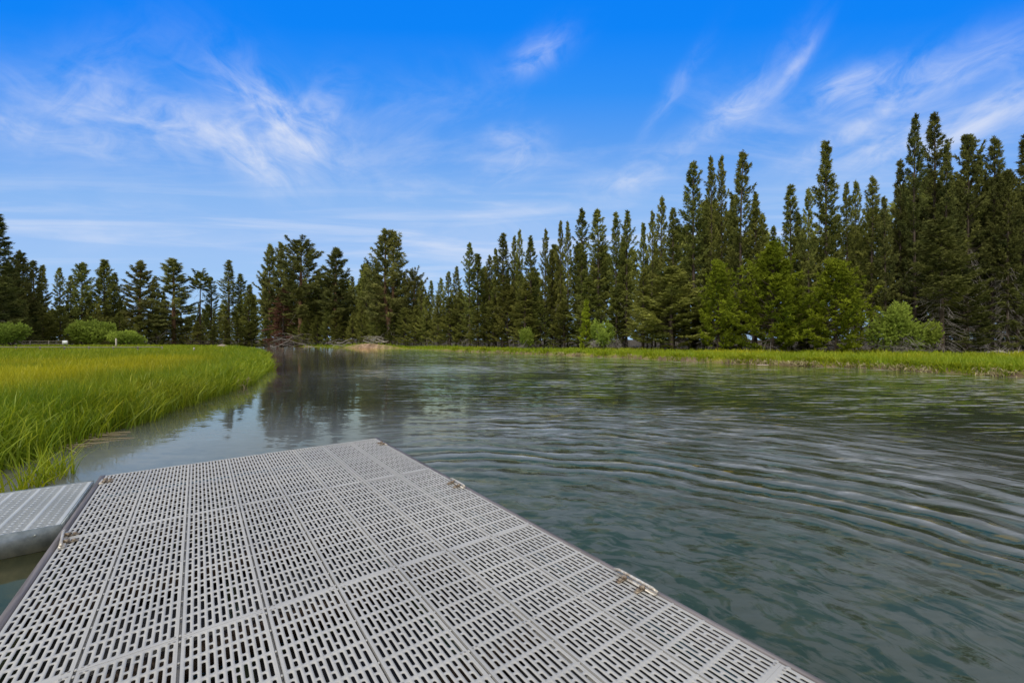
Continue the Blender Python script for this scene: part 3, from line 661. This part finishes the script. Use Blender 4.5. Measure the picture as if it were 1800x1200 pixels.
# (photo x, top y, kind, width px, depth offset m, label)
TREES = [
 (-12, 376, 'lodge', 112, 0, 'big dark conifer cut by the left edge of the photo, tallest on the left'),
 (34, 444, 'full', 66, 3, 'dark conifer right beside the big one at the left edge'),
 (59, 458, 'lodge', 44, 5, 'dark pine with pointed top, third from the left edge'),
 (74, 466, 'lodge', 40, 8, 'dark pine touching the pointed one, just left of the gap of sky'),
 (105, 470, 'slim', 26, 6, 'very thin see-through pine standing alone left of the round willow'),
 (124, 484, 'lodge', 34, 5, 'short dark pine filling the notch behind the round willow'),
 (144, 462, 'full', 60, 4, 'dense cone-shaped pine directly above the round willow'),
 (181, 457, 'full', 66, 4, 'dense dark pine above the small yellow-green willow, left one of its pair'),
 (199, 480, 'lodge', 48, 6, 'lower pine on the right shoulder of the dense dark one above the small willow'),
 (246, 459, 'pond_tri', 76, 2, 'open airy ponderosa with sky showing through, above the far grass end of the rail'),
 (272, 487, 'lodge', 38, 8, 'short pine in the gap between the two open ponderosas on the left'),
 (306, 455, 'pond_tri', 88, 0, 'broad round-topped ponderosa left of the bare tan trunk'),
 (352, 484, 'lolly', 34, 2, 'thin pine with a small ball of needles on top, on a long bare tan trunk'),
 (371, 486, 'slim', 30, 5, 'short thin pine immediately right of the ball-topped trunk'),
 (402, 457, 'slim', 38, 3, 'sharp spire-like pine, the tallest between the tan trunk and the river bend'),
 (424, 481, 'slim', 36, 4, 'small spire immediately right of the tall sharp spire'),
 (438, 500, 'lodge', 44, 2, 'bushy pine below the small spire near the bend of the river'),
 (474, 430, 'pond_tri', 54, 0, 'tall ponderosa leaning clump, left of the three by the red dead tree'),
 (494, 427, 'pond_tri', 44, 3, 'middle ponderosa of the close three above the red dead tree'),
 (528, 427, 'pond', 84, -2, 'big ponderosa with thick visible trunk and spreading level limbs'),
 (556, 520, 'lodge', 34, 1, 'low pine at the foot of the gap right of the big spreading ponderosa'),
 (590, 436, 'pond_tri', 84, 0, 'see-through pyramid-shaped ponderosa between the spreading one and the twin-topped one'),
 (633, 500, 'lodge', 34, 2, 'short pine left of the twin-topped ponderosa'),
 (684, 403, 'twin', 92, -1, 'large twin-topped ponderosa, the tallest in the middle of the photo'),
 (729, 484, 'pond', 46, 3, 'scruffy rounded pine at the right foot of the twin-topped ponderosa'),
 (741, 492, 'slim', 22, 2, 'small thin spire right of the scruffy rounded pine'),
 (758, 493, 'lodge', 28, 1, 'short pointed pine, first of the rising steps right of the middle'),
 (773, 488, 'slim', 24, 2, 'narrow pine, second of the rising steps right of the middle'),
 (788, 477, 'slim', 28, 1, 'narrow pine, third of the rising steps right of the middle'),
 (802, 468, 'slim', 28, 2, 'pale thin pine just left of the tall ragged one'),
 (826, 426, 'slim', 34, -1, 'tall ragged pine standing clear of its neighbours left of the photo centre'),
 (840, 446, 'lodge', 58, 0, 'full green pine touching the tall ragged one left of the photo centre'),
 (859, 448, 'slim', 30, 1, 'narrow dark spire right of the full green pine'),
 (872, 436, 'lodge', 36, 0, 'brown-tinged pine left of the round-topped dark one'),
 (884, 410, 'slim', 46, 0, 'dark pine with a ragged open top near the photo centre'),
 (905, 414, 'slim', 26, 1, 'left of two hair-thin pines just right of the photo centre'),
 (914, 403, 'slim', 24, 1, 'right and taller of two hair-thin pines just right of the photo centre'),
 (934, 415, 'lodge', 52, 0, 'dense pointed pine right of the hair-thin pair'),
 (957, 402, 'slim', 26, 0, 'thin straight spire right of the dense pointed pine'),
 (971, 438, 'lodge', 36, 2, 'low pine in the notch before the two thin matching spires'),
 (985, 388, 'slim', 26, 0, 'left one of two thin matching spires'),
 (998, 389, 'slim', 26, 0, 'right one of two thin matching spires'),
 (1022, 366, 'slim', 42, 0, 'pointed pine taller than the two thin spires on its left'),
 (1051, 366, 'slim', 52, 0, 'round-topped pine behind the willow with the dead skirt'),
 (1083, 372, 'slim', 38, 0, 'left pine of the pair right of the round-topped one'),
 (1101, 370, 'slim', 42, 1, 'right pine of the pair right of the round-topped one'),
 (1131, 392, 'lodge', 40, 1, 'short pine at the low notch before the tall cluster'),
 (1146, 370, 'slim', 28, 0, 'thin pine on the left shoulder of the tall cluster'),
 (1162, 346, 'slim', 34, 0, 'narrow pine stepping up towards the tall cluster'),
 (1184, 366, 'lodge', 60, -1, 'bushy olive pine left of the tall cluster of four'),
 (1218, 283, 'slim', 60, 0, 'leftmost and broadest crown of the tall cluster of four'),
 (1250, 275, 'slim', 36, 1, 'second tall bare-stemmed pine of the cluster of four'),
 (1269, 273, 'slim', 30, 2, 'third and thinnest pine of the tall cluster of four'),
 (1300, 267, 'slim', 56, 0, 'rightmost pine of the tall cluster of four, with side tufts on the right'),
 (1329, 340, 'lodge', 62, 0, 'shorter pine at the right foot of the tall cluster'),
 (1390, 325, 'lodge', 66, 1, 'dark pine standing alone in the dip between the cluster and the great cone'),
 (1452, 248, 'lodge', 78, 0, 'great cone-shaped pine rising left of the far right stand'),
 (1421, 330, 'slim', 34, -1, 'side spire hugging the left flank of the great cone'),
 (1490, 320, 'slim', 34, 1, 'ragged pine directly right of the great cone'),
 (1504, 318, 'slim', 34, 2, 'second ragged pine right of the great cone'),
 (1530, 310, 'slim', 46, 0, 'pine with a blunt top midway between the great cone and the twin giants'),
 (1557, 345, 'lodge', 50, -1, 'lower olive pine filling the dip left of the twin giants'),
 (1583, 280, 'slim', 42, 1, 'dark pine leaning on the left of the twin giants'),
 (1608, 201, 'slim', 46, 0, 'left one of the twin giants, with a bare stem showing below its crown'),
 (1641, 198, 'slim', 60, 1, 'right one of the twin giants, the highest tree top of the photo'),
 (1662, 250, 'lodge', 54, 0, 'full dark pine on the right flank of the twin giants'),
 (1700, 240, 'gnarl', 62, 0, 'dark broad pine with drooping grey dead limbs, right of the twin giants'),
 (1722, 272, 'lodge', 52, 1, 'dark pine between the two broad tops of the far right stand'),
 (1742, 241, 'slim', 58, 0, 'open-topped pine near the right edge with sky behind its limbs'),
 (1771, 300, 'gnarl', 56, -1, 'lower ragged pine with curled dead limbs beside the right edge'),
 (1803, 235, 'lodge', 84, 0, 'dark pine cut by the right edge of the photo'),
 (1655, 385, 'gnarl', 100, -3, 'stubby pine with a curtain of curved grey dead limbs above the large green willow'),
 (1262, 462, 'young', 92, -3, 'yellow-green young pine standing before the tall cluster'),
 (1358, 436, 'young', 150, -3.5, 'large bright green young pine, left of the two bright ones'),
 (1468, 460, 'young', 130, -4, 'bright yellow-green young pine, right of the two bright ones'),
 (1180, 470, 'full', 150, -2.5, 'wide olive pine with long drooping limbs left of the yellow-green young one'),
 (1030, 528, 'sapling', 28, -4, 'small slender green sapling left of the willow with the dead skirt'),
 (497, 508, 'snag', 64, -4, 'reddish-brown dead conifer standing on the far bank at the river bend'),
]
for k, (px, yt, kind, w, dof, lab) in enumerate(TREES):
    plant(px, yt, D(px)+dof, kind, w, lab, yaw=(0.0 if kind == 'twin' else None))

# second and third rows, and the crowded front edge
ex = [-200] + [t[0] for t in sorted(TREES) if t[1] < 500] + [2100]; ey = [400] + [t[1] for t in sorted(TREES) if t[1] < 500] + [260]
def env(px):
    xs = np.linspace(px-45, px+45, 7); return float(np.interp(xs, ex, ey).mean())
rr = random.Random(5)
def walk(step, dof, lo=-160, hi=2060):
    px = lo
    while px < hi:
        yield px
        d = D(px)+dof; p0 = np.array([(px-900)/F*d, d]); q = px
        while True:
            q += 2; d2 = D(q)+dof; p1 = np.array([(q-900)/F*d2, d2])
            if np.linalg.norm(p1-p0) > step*rr.uniform(.7, 1.3) or q > hi: break
        px = q
for dof, step, up in ((3.5, 3.3, 34), (8, 4.4, 44), (14, 6.5, 48)):
    for px in walk(step, dof):
        if px < 640 and rr.random() < .22: continue
        yt = env(px)+up+rr.uniform(-8, 45)+(14 if px < 640 else 0)
        plant(px, min(yt, 565), D(px)+dof+rr.uniform(-1.2, 1.2), rr.choice(['lodge', 'lodge', 'full', 'gnarl']), 0,
              'dark pine packed behind the front row of the forest, only pieces of its crown showing', 'pines packed behind the front row')
_used = set()
def foot_label(px):
    for t in sorted(TREES, key=lambda t: abs(t[0]-px)):
        if abs(t[0]-px) > 40: break
        short = t[5].split(',')[0]
        if t[0] not in _used and 4 <= len(short.split()) <= 8:
            _used.add(t[0]); return 'mid-height olive pine at the foot of the ' + short
    return 'mid-height olive pine wedged into the crowded front edge of the forest'
for px in walk(3.1, -1.5):
    if 1420 < px < 1500 or 1300 < px < 1400 or px < 20 or 1540 < px < 1630: continue
    d = D(px)-1.2+rr.uniform(-1.2, 1.5); hgt = rr.uniform(3.8, 8.5)
    plant(px, HZ-(hgt-EYE)*F/d, d, rr.choice(['full', 'full', 'lodge']), rr.uniform(3.0, 5.0)*F/d,
          foot_label(px), 'mid-height pines along the forest edge')
print('trees', sum(_cnt.values()), time.time()-T0)

# far wood behind everything: one mass
lo_ = conifer(200, 17, 1.9, .08, 60, 'cone', .65, m=5, ln=.5, wd=.13, dead=0, twig=4)
me = lo_['crown']; nv = len(me.vertices); co = np.empty(nv*3, np.float32); me.vertices.foreach_get('co', co); co = co.reshape(-1, 3)
ti = np.empty(nv, np.float32); me.attributes['tint'].data.foreach_get('value', ti)
mb = MB(); fc = np.arange(nv).reshape(-1, 3)
for dof in (22, 32):
    for px in walk(4.2 if dof == 22 else 5.5, dof, -420, 2400):
        d = D(px)+dof+rr.uniform(-3, 3); X, Y, _ = at(px, 0, d, 0); sc = (EYE+(HZ-min(env(px)+60+rr.uniform(0, 30), 560))*d/F)/17
        a = rr.uniform(0, 6.28); R2 = np.array([[math.cos(a), -math.sin(a)], [math.sin(a), math.cos(a)]])
        mb.add(np.c_[(co[:, :2]@R2.T)*max(1.0, sc)*1.15 + (X, Y), co[:, 2]*sc+.3], fc, ti)
tag(mb.build('distant_wood', M['needle']), 'dark mass of far pines closing the view behind the forest', 'wood', kind='stuff')

# ------------------------------------------------------------------ shrubs
def willow(px, ybase, depth, wpx, ytop, label, seed, skirt=0, matn='willow', flat=.8, group=None, m=5):
    rng = np.random.default_rng(seed); X, Y, _ = at(px, 0, depth, 0); Z = gz(X, Y)-.03
    Rw = wpx/F*depth/2; Ht = EYE+(HZ-ytop)/F*depth - Z
    e = empty('willow_shrub', (X, Y, Z)); tag(e, label, 'shrub', group)
    nst = 26; wood = MB(); PT, DR, TN = [], [], []
    nl = 9; lobes = [(np.array([rng.uniform(-.55, .55)*Rw, rng.uniform(-.55, .55)*Rw, Ht*rng.uniform(.42, .80)]), rng.uniform(.18, .38)) for _ in range(nl)]
    lobes.append((np.array([0, 0, Ht*.6]), .46))
    for c, lr in lobes:
        nn = int(260*lr/.4); v = rng.normal(0, 1, (nn, 3)); v /= np.linalg.norm(v, axis=1)[:, None]
        rad = rng.uniform(.30, 1.0, (nn, 1))**.5 * (1+.22*rng.normal(0, 1, (nn, 1)))
        pp = c + v*rad*np.array([lr*Rw, lr*Rw, lr*Ht*.85]); bt = rng.uniform(.3, .75)
        ok = pp[:, 2] > .10*Ht
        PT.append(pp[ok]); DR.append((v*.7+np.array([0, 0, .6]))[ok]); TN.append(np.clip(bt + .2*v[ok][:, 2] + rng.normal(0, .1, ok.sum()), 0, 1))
    for k in range(nst):
        c, lr = lobes[k % len(lobes)]; tgt = c + rng.normal(0, .25, 3)*Rw*.6
        q = np.linspace(0, 1, 6)[:, None]; b0 = rng.normal(0, .06, 3)*Rw; b0[2] = 0
        pth = b0*(1-q) + tgt*q; pth[:, 2] = tgt[2]*q[:, 0]**.8; pth[1:-1] += rng.normal(0, .03*Rw, (4, 3))
        wood.tube(pth, np.linspace(.035, .008, 6)*max(.6, Ht/3), 4, cap=False)
    for k in range(skirt):
        a = rng.uniform(0, 6.28); L = Rw*rng.uniform(.6, 1.15); q = np.linspace(0, 1, 6)
        pth = np.c_[np.cos(a)*L*q, np.sin(a)*L*q, Ht*.42*np.sin(q*2.5)*rng.uniform(.4, 1)] + rng.normal(0, .04*L, (6, 3)); pth[:, 2] = np.abs(pth[:, 2])
        wood.tube(pth, np.linspace(.028, .006, 6), 3, cap=False)
        for w_ in range(4):
            s = rng.integers(1, 5); dv = rng.normal(0, .25*L, 3); dv[2] = abs(dv[2])*.6
            wood.tube([pth[s], pth[s]+dv*.6, pth[s]+dv], [.012, .008, .004], 3, cap=False)
    V, Fc, T = needles(np.concatenate(PT), np.concatenate(DR), np.concatenate(TN), m, .14*max(.7, Rw/1.8), .042*max(.7, Rw/1.8), rng, .6)
    MB().add(V, Fc, T).build('crown', M[matn], e); wood.build('trunk', M['dead_wood'] if skirt else M['bark'], e)
    return e
willow(161, 603, 72, 88, 562, 'large round yellow-green willow shrub on the far left meadow', 301)
willow(217, 603, 70, 58, 583, 'small low yellow-green willow shrub right of the large round one', 302)
willow(16, 603, 52, 78, 569, 'dark green willow shrub under the big conifer at the left edge', 303)
willow(928, 610, 46, 44, 579, 'small bright willow shrub on the far bank near the photo centre', 304, skirt=14)
willow(1064, 610, 41, 66, 565, 'round bright willow shrub rising from a skirt of dead twigs', 305, skirt=46)
willow(1574, 612, 29, 96, 541, 'large fresh green willow shrub with grey limbs at its foot on the right bank', 306, skirt=40)
willow(1632, 612, 29.5, 46, 568, 'small yellow-green willow shrub touching the large green one on the right bank', 307, skirt=14)

# brush at the foot of the trees: dead twiggy undergrowth, one mass
rng = np.random.default_rng(77); mb = MB()
for px in walk(.9, -1.0):
    d = D(px)+rng.uniform(-2.2, 2.0); X, Y, _ = at(px, 0, d, 0)
    if signed([[X, Y]])[0] < .6: continue
    z = gz(X, Y)
    for k in range(9):
        a = rng.uniform(0, 6.28); L = rng.uniform(.4, 1.5); h_ = rng.uniform(.3, 1.6); q = np.linspace(0, 1, 4)
        pth = np.c_[X+rng.normal(0, .4)+np.cos(a)*L*q, Y+rng.normal(0, .4)+np.sin(a)*L*q, z+h_*np.sin(q*rng.uniform(1.2, 3))] + rng.normal(0, .05, (4, 3))
        mb.add(*[(lambda b: (b.v[0], b.f[0]))(MB().tube(pth, np.linspace(.018, .005, 4), 3, cap=False))][0], tint=rng.random())
tag(mb.build('dead_brush', M['dead_wood']), 'tangle of dead grey twigs along the foot of the forest', 'brush', kind='stuff')

# driftwood on the banks
def driftwood(px, depth, L, n, label, seed, matn='pale_wood', hgt=.35):
    rng = np.random.default_rng(seed); X, Y, _ = at(px, 0, depth, 0); z = gz(X, Y)
    b = MB()
    for k in range(n):
        a = rng.normal(0, .35) + (math.pi if rng.random() < .5 else 0); l = L*rng.uniform(.4, 1); q = np.linspace(-.5, .5, 7); z0 = rng.uniform(.08, hgt)
        pth = np.c_[X+rng.normal(0, L*.15)+np.cos(a)*l*q, Y+rng.normal(0, .2)+np.sin(a)*l*q*.6, z+z0+rng.normal(0, .05)+.25*hgt*np.sin(q*5+k)] + rng.normal(0, .03, (7, 3))
        r0 = rng.uniform(.02, .05) if k else .09
        b.tube(pth, np.linspace(r0, r0*.3, 7), 6)
        for w_ in range(4):
            s = rng.integers(1, 6); dv = rng.normal(0, .3, 3); dv[2] = abs(dv[2])
            b.tube([pth[s], pth[s]+dv*.5, pth[s]+dv], [.018, .012, .006], 4)
    o = b.build('driftwood', M[matn]); tag(o, label, 'driftwood'); return o
driftwood(1758, 29.5, 2.6, 12, 'pile of bleached fallen branches on the grass near the right edge', 401)
driftwood(520, 90, 9, 16, 'grey-brown heap of fallen limbs beside the red dead conifer', 402, 'dead_wood', 2.6)
driftwood(600, 77, 5, 7, 'tangle of dark limbs leaning over the sandy cut bank', 403, 'dead_wood', 1.4)
driftwood(665, 70.5, 5, 9, 'pale roots and logs at the right end of the sandy cut bank', 404, 'pale_wood', 1.1)
driftwood(548, 86.5, 2.2, 3, 'short pale log at the water line of the far river bend', 405, 'pale_wood', .3)

# ------------------------------------------------------------------ grass
def blades(P, Hh, Wd, lean, tint, dry, rng, name, label, zoff=0.0, zs=None):
    n = len(P); z = (height(P) if zs is None else zs) + zoff; a = rng.uniform(0, 2*math.pi, n); la = np.where(rng.random(n) < .20, vnoise(P, 1.7, 91)*5 + vnoise(P, .5, 92)*2 + rng.normal(0, .5, n), rng.uniform(0, 2*math.pi, n))
    side = np.c_[np.cos(a), np.sin(a), np.zeros(n)]; ld = np.c_[np.cos(la), np.sin(la), np.zeros(n)]
    B = np.c_[P, z]; V = []
    lv = (0, .45, .8)
    for q in lv:
        c = B + ld*(Hh*lean*q**2)[:, None] + np.array([0, 0, 1])*(Hh*(q - .25*lean*q**2))[:, None]; w = (Wd*(1-q*.6))[:, None]
        V += [c-side*w, c+side*w]
    V.append(B + ld*(Hh*lean*1.1)[:, None] + np.array([0, 0, 1])*(Hh*(1-.38*lean))[:, None])
    V = np.stack(V, 1).reshape(-1, 3); b = np.arange(n)[:, None]*7
    mb = MB(); T = np.repeat(np.clip(tint, 0, 1), 7)
    mb.add(V, (b[:, None]+np.array([[0, 1, 3, 2], [2, 3, 5, 4]])[None]).reshape(-1, 4), T)
    mb.f.append((b+np.array([4, 5, 6])).reshape(-1, 3)); mb.mi.append(np.zeros(n, int))
    o = mb.build(name, M['grass'])
    for nm, vals in (('dry', np.repeat(dry, 7)), ('tip', np.tile([0, 0, .45, .45, .8, .8, 1.0], n))):
        at_ = o.data.attributes.new(nm, 'FLOAT', 'POINT'); at_.data.foreach_set('value', vals.astype(np.float32))
    tag(o, label, 'grass', kind='stuff'); return o
def sample(n, xr, yr, rng, power=1.0, smin=.05, pxmin=-260, pxmax=2100):
    """random points on land, denser near the viewer"""
    out = []; got = 0
    while got < n:
        u = rng.uniform(0, 1, n); Y = yr[0]*(yr[1]/yr[0])**(u**power); px = rng.uniform(pxmin, pxmax, n); X = (px-900)/F*Y
        P = np.c_[X, Y]; P = P[(X > xr[0]) & (X < xr[1])]; P = P[signed(P) > smin]
        out.append(P); got += len(P)
    return np.concatenate(out)[:n]
rng = np.random.default_rng(21)
P = sample(150000, (-150, -3.5), (2.2, 70), rng, .95, .02, -260, 500)
P = P[(P[:, 0] < -4.0)]
s = signed(P); Yd = np.hypot(P[:, 0], P[:, 1]); n = len(P)
clump = vnoise(P, 2.2, 31); big = vnoise(P, .35, 32)
Hh = (.50 + .07*clump + .05*big)*rng.uniform(.65, 1.25, n)*(.80+.20*smooth(s/.8)); Wd = np.maximum(.0025, .00038*Yd)*rng.uniform(.7, 1.4, n)
dry = smooth((s-.8)/3.0)*smooth(.85+.35*big+.15*clump)*smooth((Yd-5.0)/4)*(1-.80*smooth((Yd-20)/12)); lean = rng.uniform(.05, .40, n); dry = np.maximum(dry, (rng.random(n) < .06)*rng.uniform(.5, 1, n)); Hh = Hh*(1+.18*(rng.random(n) < .05))
blades(P, Hh, Wd, lean, .45+.22*vnoise(P, 1.1, 33)+rng.normal(0, .2, n), dry, rng, 'meadow_grass', 'tall green and golden sedge covering the left bank')
# fringe along the left shore
Q = _R[(_R[:, 0] < -4.0) & (_R[:, 1] > 1.5) & (_R[:, 1] < 45)]
k = rng.integers(0, len(Q), 26000); wgt = rng.uniform(0, 1, 26000) < np.clip(9/Q[k][:, 1], .15, 1); k = k[wgt]
P = Q[k] + rng.normal(0, .35, (len(k), 2)) + np.c_[rng.uniform(-.6, .1, len(k)), rng.uniform(-.6, .6, len(k))]; s = signed(P); P = P[s > -.10]; n = len(P); Yd = np.hypot(P[:, 0], P[:, 1])
blades(P, .45*rng.uniform(.6, 1.5, n), np.maximum(.0072, .0006*Yd)*rng.uniform(.5, 1.5, n), rng.uniform(.2, .95, n), .5+rng.normal(0, .28, n), rng.uniform(0, .35, n), rng, 'shore_sedge', 'loose arching sedge blades hanging over the left water edge')
# right and far banks
P = sample(120000, (-60, 60), (15, 92), rng, .8, .04, 480, 2200)
P = P[(P[:, 1] > 14)]
px_ = 900+F*P[:, 0]/P[:, 1]; front = np.interp(px_, DX, DY); P = P[P[:, 1] < front-.2 + rng.normal(0, .8, len(P))]; n = len(P)
s = signed(P); Yd = np.hypot(P[:, 0], P[:, 1]); big = vnoise(P, .5, 42); cl = vnoise(P, 2.5, 43)
sandy = sandiness(P)*smooth(1-s/6); keep = rng.uniform(0, 1, n) > sandy*.93; P = P[keep]; s = s[keep]; Yd = Yd[keep]; big = big[keep]; cl = cl[keep]; n = len(P)
Hh = (.34+.12*cl+.07*big)*rng.uniform(.6, 1.35, n)*(1+.35*smooth(1-s/1.5)); Wd = .00045*Yd*rng.uniform(.7, 1.4, n)
blades(P, Hh, Wd, rng.uniform(.05, .5, n), .72+.25*vnoise(P, 1.2, 44)+rng.normal(0, .2, n), smooth(.30+.45*big)*smooth((s-1)/3)*.8, rng, 'bank_grass', 'bright green grass along the right and far river banks')
Q = _R[(_R[:, 0] > -8) & (_R[:, 1] > 11) & (_R[:, 1] < 52)]
k = rng.integers(0, len(Q), 30000); P = Q[k] + rng.normal(0, .3, (len(k), 2)) + np.c_[rng.uniform(-.5, .5, len(k)), rng.uniform(-.5, .5, len(k))]
s = signed(P); ok = (s > .0) & (s < .45) & (vnoise(P, 2.1, 61) > -.45); P = P[ok]; n = len(P); Yd = np.hypot(P[:, 0], P[:, 1])
blades(P, .27*rng.uniform(.5, 1.5, n), .0006*Yd*rng.uniform(.7, 1.4, n), rng.uniform(.3, 1.0, n), .7+rng.normal(0, .25, n), rng.uniform(0, .5, n), rng, 'bank_sedge', 'loose grass tufts hanging over the water along the right bank')
# dry hanging thatch on the cut edge of the right bank
Q = _R[(_R[:, 0] > -8) & (_R[:, 1] > 12) & (_R[:, 1] < 52)]
mb = MB(); k = rng.integers(0, len(Q), 9000); P = Q[k]+rng.normal(0, .22, (9000, 2)) + np.c_[rng.uniform(-.5, .5, 9000), rng.uniform(-.4, .4, 9000)]
s = signed(P); ok = (s > -.10) & (s < .28) & (vnoise(P, 1.4, 51)+rng.normal(0, .35, len(P)) + .35*(P[:, 0] > 12) > .1); P = P[ok]; n = len(P)
zb = .02+rng.uniform(0, .26, n); Yd = np.hypot(P[:, 0], P[:, 1]); V, Fc, T = needles(np.c_[P, zb], np.tile([0, -.3, -.9], (n, 1)), rng.uniform(.1, .9, n), 3, .16, .016, rng, .7)
tag(mb.add(V, Fc, T).build('dead_thatch', M['reed']), 'straw-brown dead grass hanging over the cut edge of the right bank', 'dead grass', kind='stuff')

# reeds standing in the water beside the gangway: separate clumps
def reed_clump(x, y, label, seed, n=46, h=.42):
    rng = np.random.default_rng(seed); b = MB(); dvs = []
    for k in range(n):
        a = rng.uniform(0, 6.28); L = h*rng.uniform(.4, 1.15); q = np.linspace(0, 1, 5); ln_ = rng.uniform(.1, .9)
        c = np.c_[x+rng.normal(0, .07)+np.cos(a)*L*ln_*q**1.6, y+rng.normal(0, .07)+np.sin(a)*L*ln_*q**1.6, -.05+L*(q-.35*ln_*q**2.5)]
        w = .007*rng.uniform(.6, 1.6)*(1-.8*q); s2 = rng.uniform(0, 3.14); sd2 = np.array([math.cos(s2), math.sin(s2), 0])
        V = np.stack([c-sd2*w[:, None], c+sd2*w[:, None]], 1).reshape(-1, 3); i_ = np.arange(4)*2
        b.add(V, np.stack([i_, i_+1, i_+3, i_+2], -1), rng.uniform(.1, 1)); dvs.append(np.full(10, rng.uniform(-.2, .45)))
    o = b.build('reed_clump', M['grass']); nv = sum(len(d) for d in dvs)
    for nm, vals in (('dry', np.concatenate(dvs)), ('tip', np.full(nv, .9))):
        a_ = o.data.attributes.new(nm, 'FLOAT', 'POINT'); a_.data.foreach_set('value', vals.astype(np.float32))
    tag(o, label, 'reeds', 'reed clumps in the water beside the gangway'); return o
for (px, py, lab, sd3) in ((72, 850, 'ragged reed clump closest to the gangway edge, green and straw blades', 1), (104, 836, 'outermost reed clump in open water, with a broken bent stem', 2), (40, 862, 'reed clump at the left, half under the gangway edge', 3), (84, 826, 'reed clump behind the outermost one, nearer to the bank', 4)):
    gp = ground_pt(px, py, EYE); reed_clump(gp[0], gp[1], lab, 500+sd3)
# floating rushes and twigs caught at the shore
rng = np.random.default_rng(61); b = MB()
for k in range(40):
    gp = ground_pt(rng.uniform(90, 175), 0, 1)*0; t = rng.uniform(0, 1); px = 95+t*80; py = 790-t*28+rng.normal(0, 4); gp = ground_pt(px, py, EYE)
    a = rng.normal(.45, .35); L = rng.uniform(.2, .9); q = np.linspace(-.5, .5, 5)
    b.tube(np.c_[gp[0]+np.cos(a)*L*q, gp[1]+np.sin(a)*L*q, .006+.01*rng.random()+.008*np.cos(q*6)], rng.uniform(.002, .006), 4, tint=rng.random())
tag(b.build('floating_debris', M['reed']), 'mat of dead brown rushes floating at the left shore', 'debris', kind='stuff')

# ------------------------------------------------------------------ small things on the meadow
def fence(pts, zt, hh, label, rails=1, posts=True, rr_=.035):
    e = empty('rail_fence', (pts[0][0], pts[0][1], 0)); tag(e, label, 'fence'); o0 = np.array([pts[0][0], pts[0][1], 0])
    for a, b in zip(pts[:-1], pts[1:]):
        for r_ in range(rails):
            z = zt - r_*.35
            q = np.linspace(0, 1, 4)[:, None]; P = np.array([*a, z])*(1-q)+np.array([*b, z])*q - o0; P[1:-1, 2] += random.uniform(-.02, .02)
            MB().tube(P, rr_, 6).build('rail', M['rail'], e)
    if posts:
        for p in pts:
            MB().tube([(p[0]-o0[0], p[1]-o0[1]+.06, gz(*p)-.2), (p[0]-o0[0], p[1]-o0[1]+.06, zt+.08)], .06, 7).build('post', M['rail'], e)
    return e
A = [at(px, 0, 36, 0)[:2] for px in range(-60, 290, 43)]
fence(A, EYE-(610.2-HZ)/F*36, .5, 'long low pole rail crossing the left meadow', rails=1, rr_=.04)
A = [at(px, 0, 62, 0)[:2] for px in (20, 52, 85, 118)]
fence(A, EYE-(599.5-HZ)/F*62, .9, 'short grey rail fence behind the meadow beside the white board', rails=2)
X, Y, _ = at(114, 0, 61.5, 0); e = empty('sign_board', (X, Y, 0)); tag(e, 'small blank white board at the end of the short fence', 'sign')
zc = EYE-(601.5-HZ)/F*61.5
MB().box((0, 0, zc), (.72, .03, .50)).build('board', M['white'], e)
for dx in (-.28, .28): MB().box((dx, .04, zc/2-.05), (.05, .05, zc+.3)).build('post', M['rail'], e)
X, Y, _ = at(204, 0, 58, 0); tag(MB().tube([(X, Y, gz(X, Y)-.1), (X+.02, Y, .8), (X, Y, EYE+.18)], [.10, .09, .08], 8).build('marker_post', M['pale_wood']), 'pale weathered post in front of the small yellow-green willow', 'post')
X, Y, _ = at(341, 0, 33, 0); tag(MB().tube([(X, Y, 0), (X, Y, .6), (X+.01, Y, .80)], [.06, .055, .05], 8).build('marker_post', M['dead_wood']), 'short grey stump-like post poking out of the golden grass', 'post')
def picnic_table(px, depth, label, rz):
    X, Y, _ = at(px, 0, depth, 0); z = gz(X, Y); e = empty('picnic_table', (X, Y, z), rz); tag(e, label, 'picnic table')
    MB().box((0, 0, 1.02), (1.9, .8, .07)).build('tabletop', M['joist'], e)
    for sy in (-1, 1):
        MB().box((0, sy*.75, .68), (1.9, .28, .06)).build('bench', M['joist'], e)
    for sx in (-1, 1):
        b = MB(); b.box((sx*.7, 0, .60), (.08, 1.7, .10))
        for sy in (-1, 1): b.tube([(sx*.7+.01, sy*.62, 0), (sx*.7+.01, sy*.22, 1.0)], .06, 6)
        b.build('leg', M['joist'], e)
picnic_table(345, 66, 'dark wooden picnic table on the far meadow, left of the two', .1)
picnic_table(362, 60, 'dark wooden picnic table on the far meadow, right of the two and larger looking', -.15)
def boulder(px, depth, r_, label, seed, z=None):
    rng = np.random.default_rng(seed); X, Y, _ = at(px, 0, depth, 0); import bmesh
    bm = bmesh.new(); bmesh.ops.create_icosphere(bm, subdivisions=3, radius=1)
    V = np.array([v.co[:] for v in bm.verts]); Fc = np.array([[v.index for v in f.verts] for f in bm.faces]); bm.free()
    nn = 1 + .16*np.sin(V[:, 0]*3+seed)+.12*np.sin(V[:, 1]*4.3+seed*2)+.10*np.sin(V[:, 2]*5+V[:, 0]*3)
    V = V*nn[:, None]*np.array([r_*1.3, r_, r_*.7]) + (X, Y, (gz(X, Y) if z is None else z)+r_*.3)
    tag(MB().add(V, Fc).build('boulder', M['rock'], smooth=True), label, 'rock')
boulder(393, 56, .62, 'pinkish boulder on the far end of the left meadow', 3)
boulder(1340, 23.6, .28, 'small pale rock on the cut edge of the right bank', 5)

print('script', time.time()-T0)
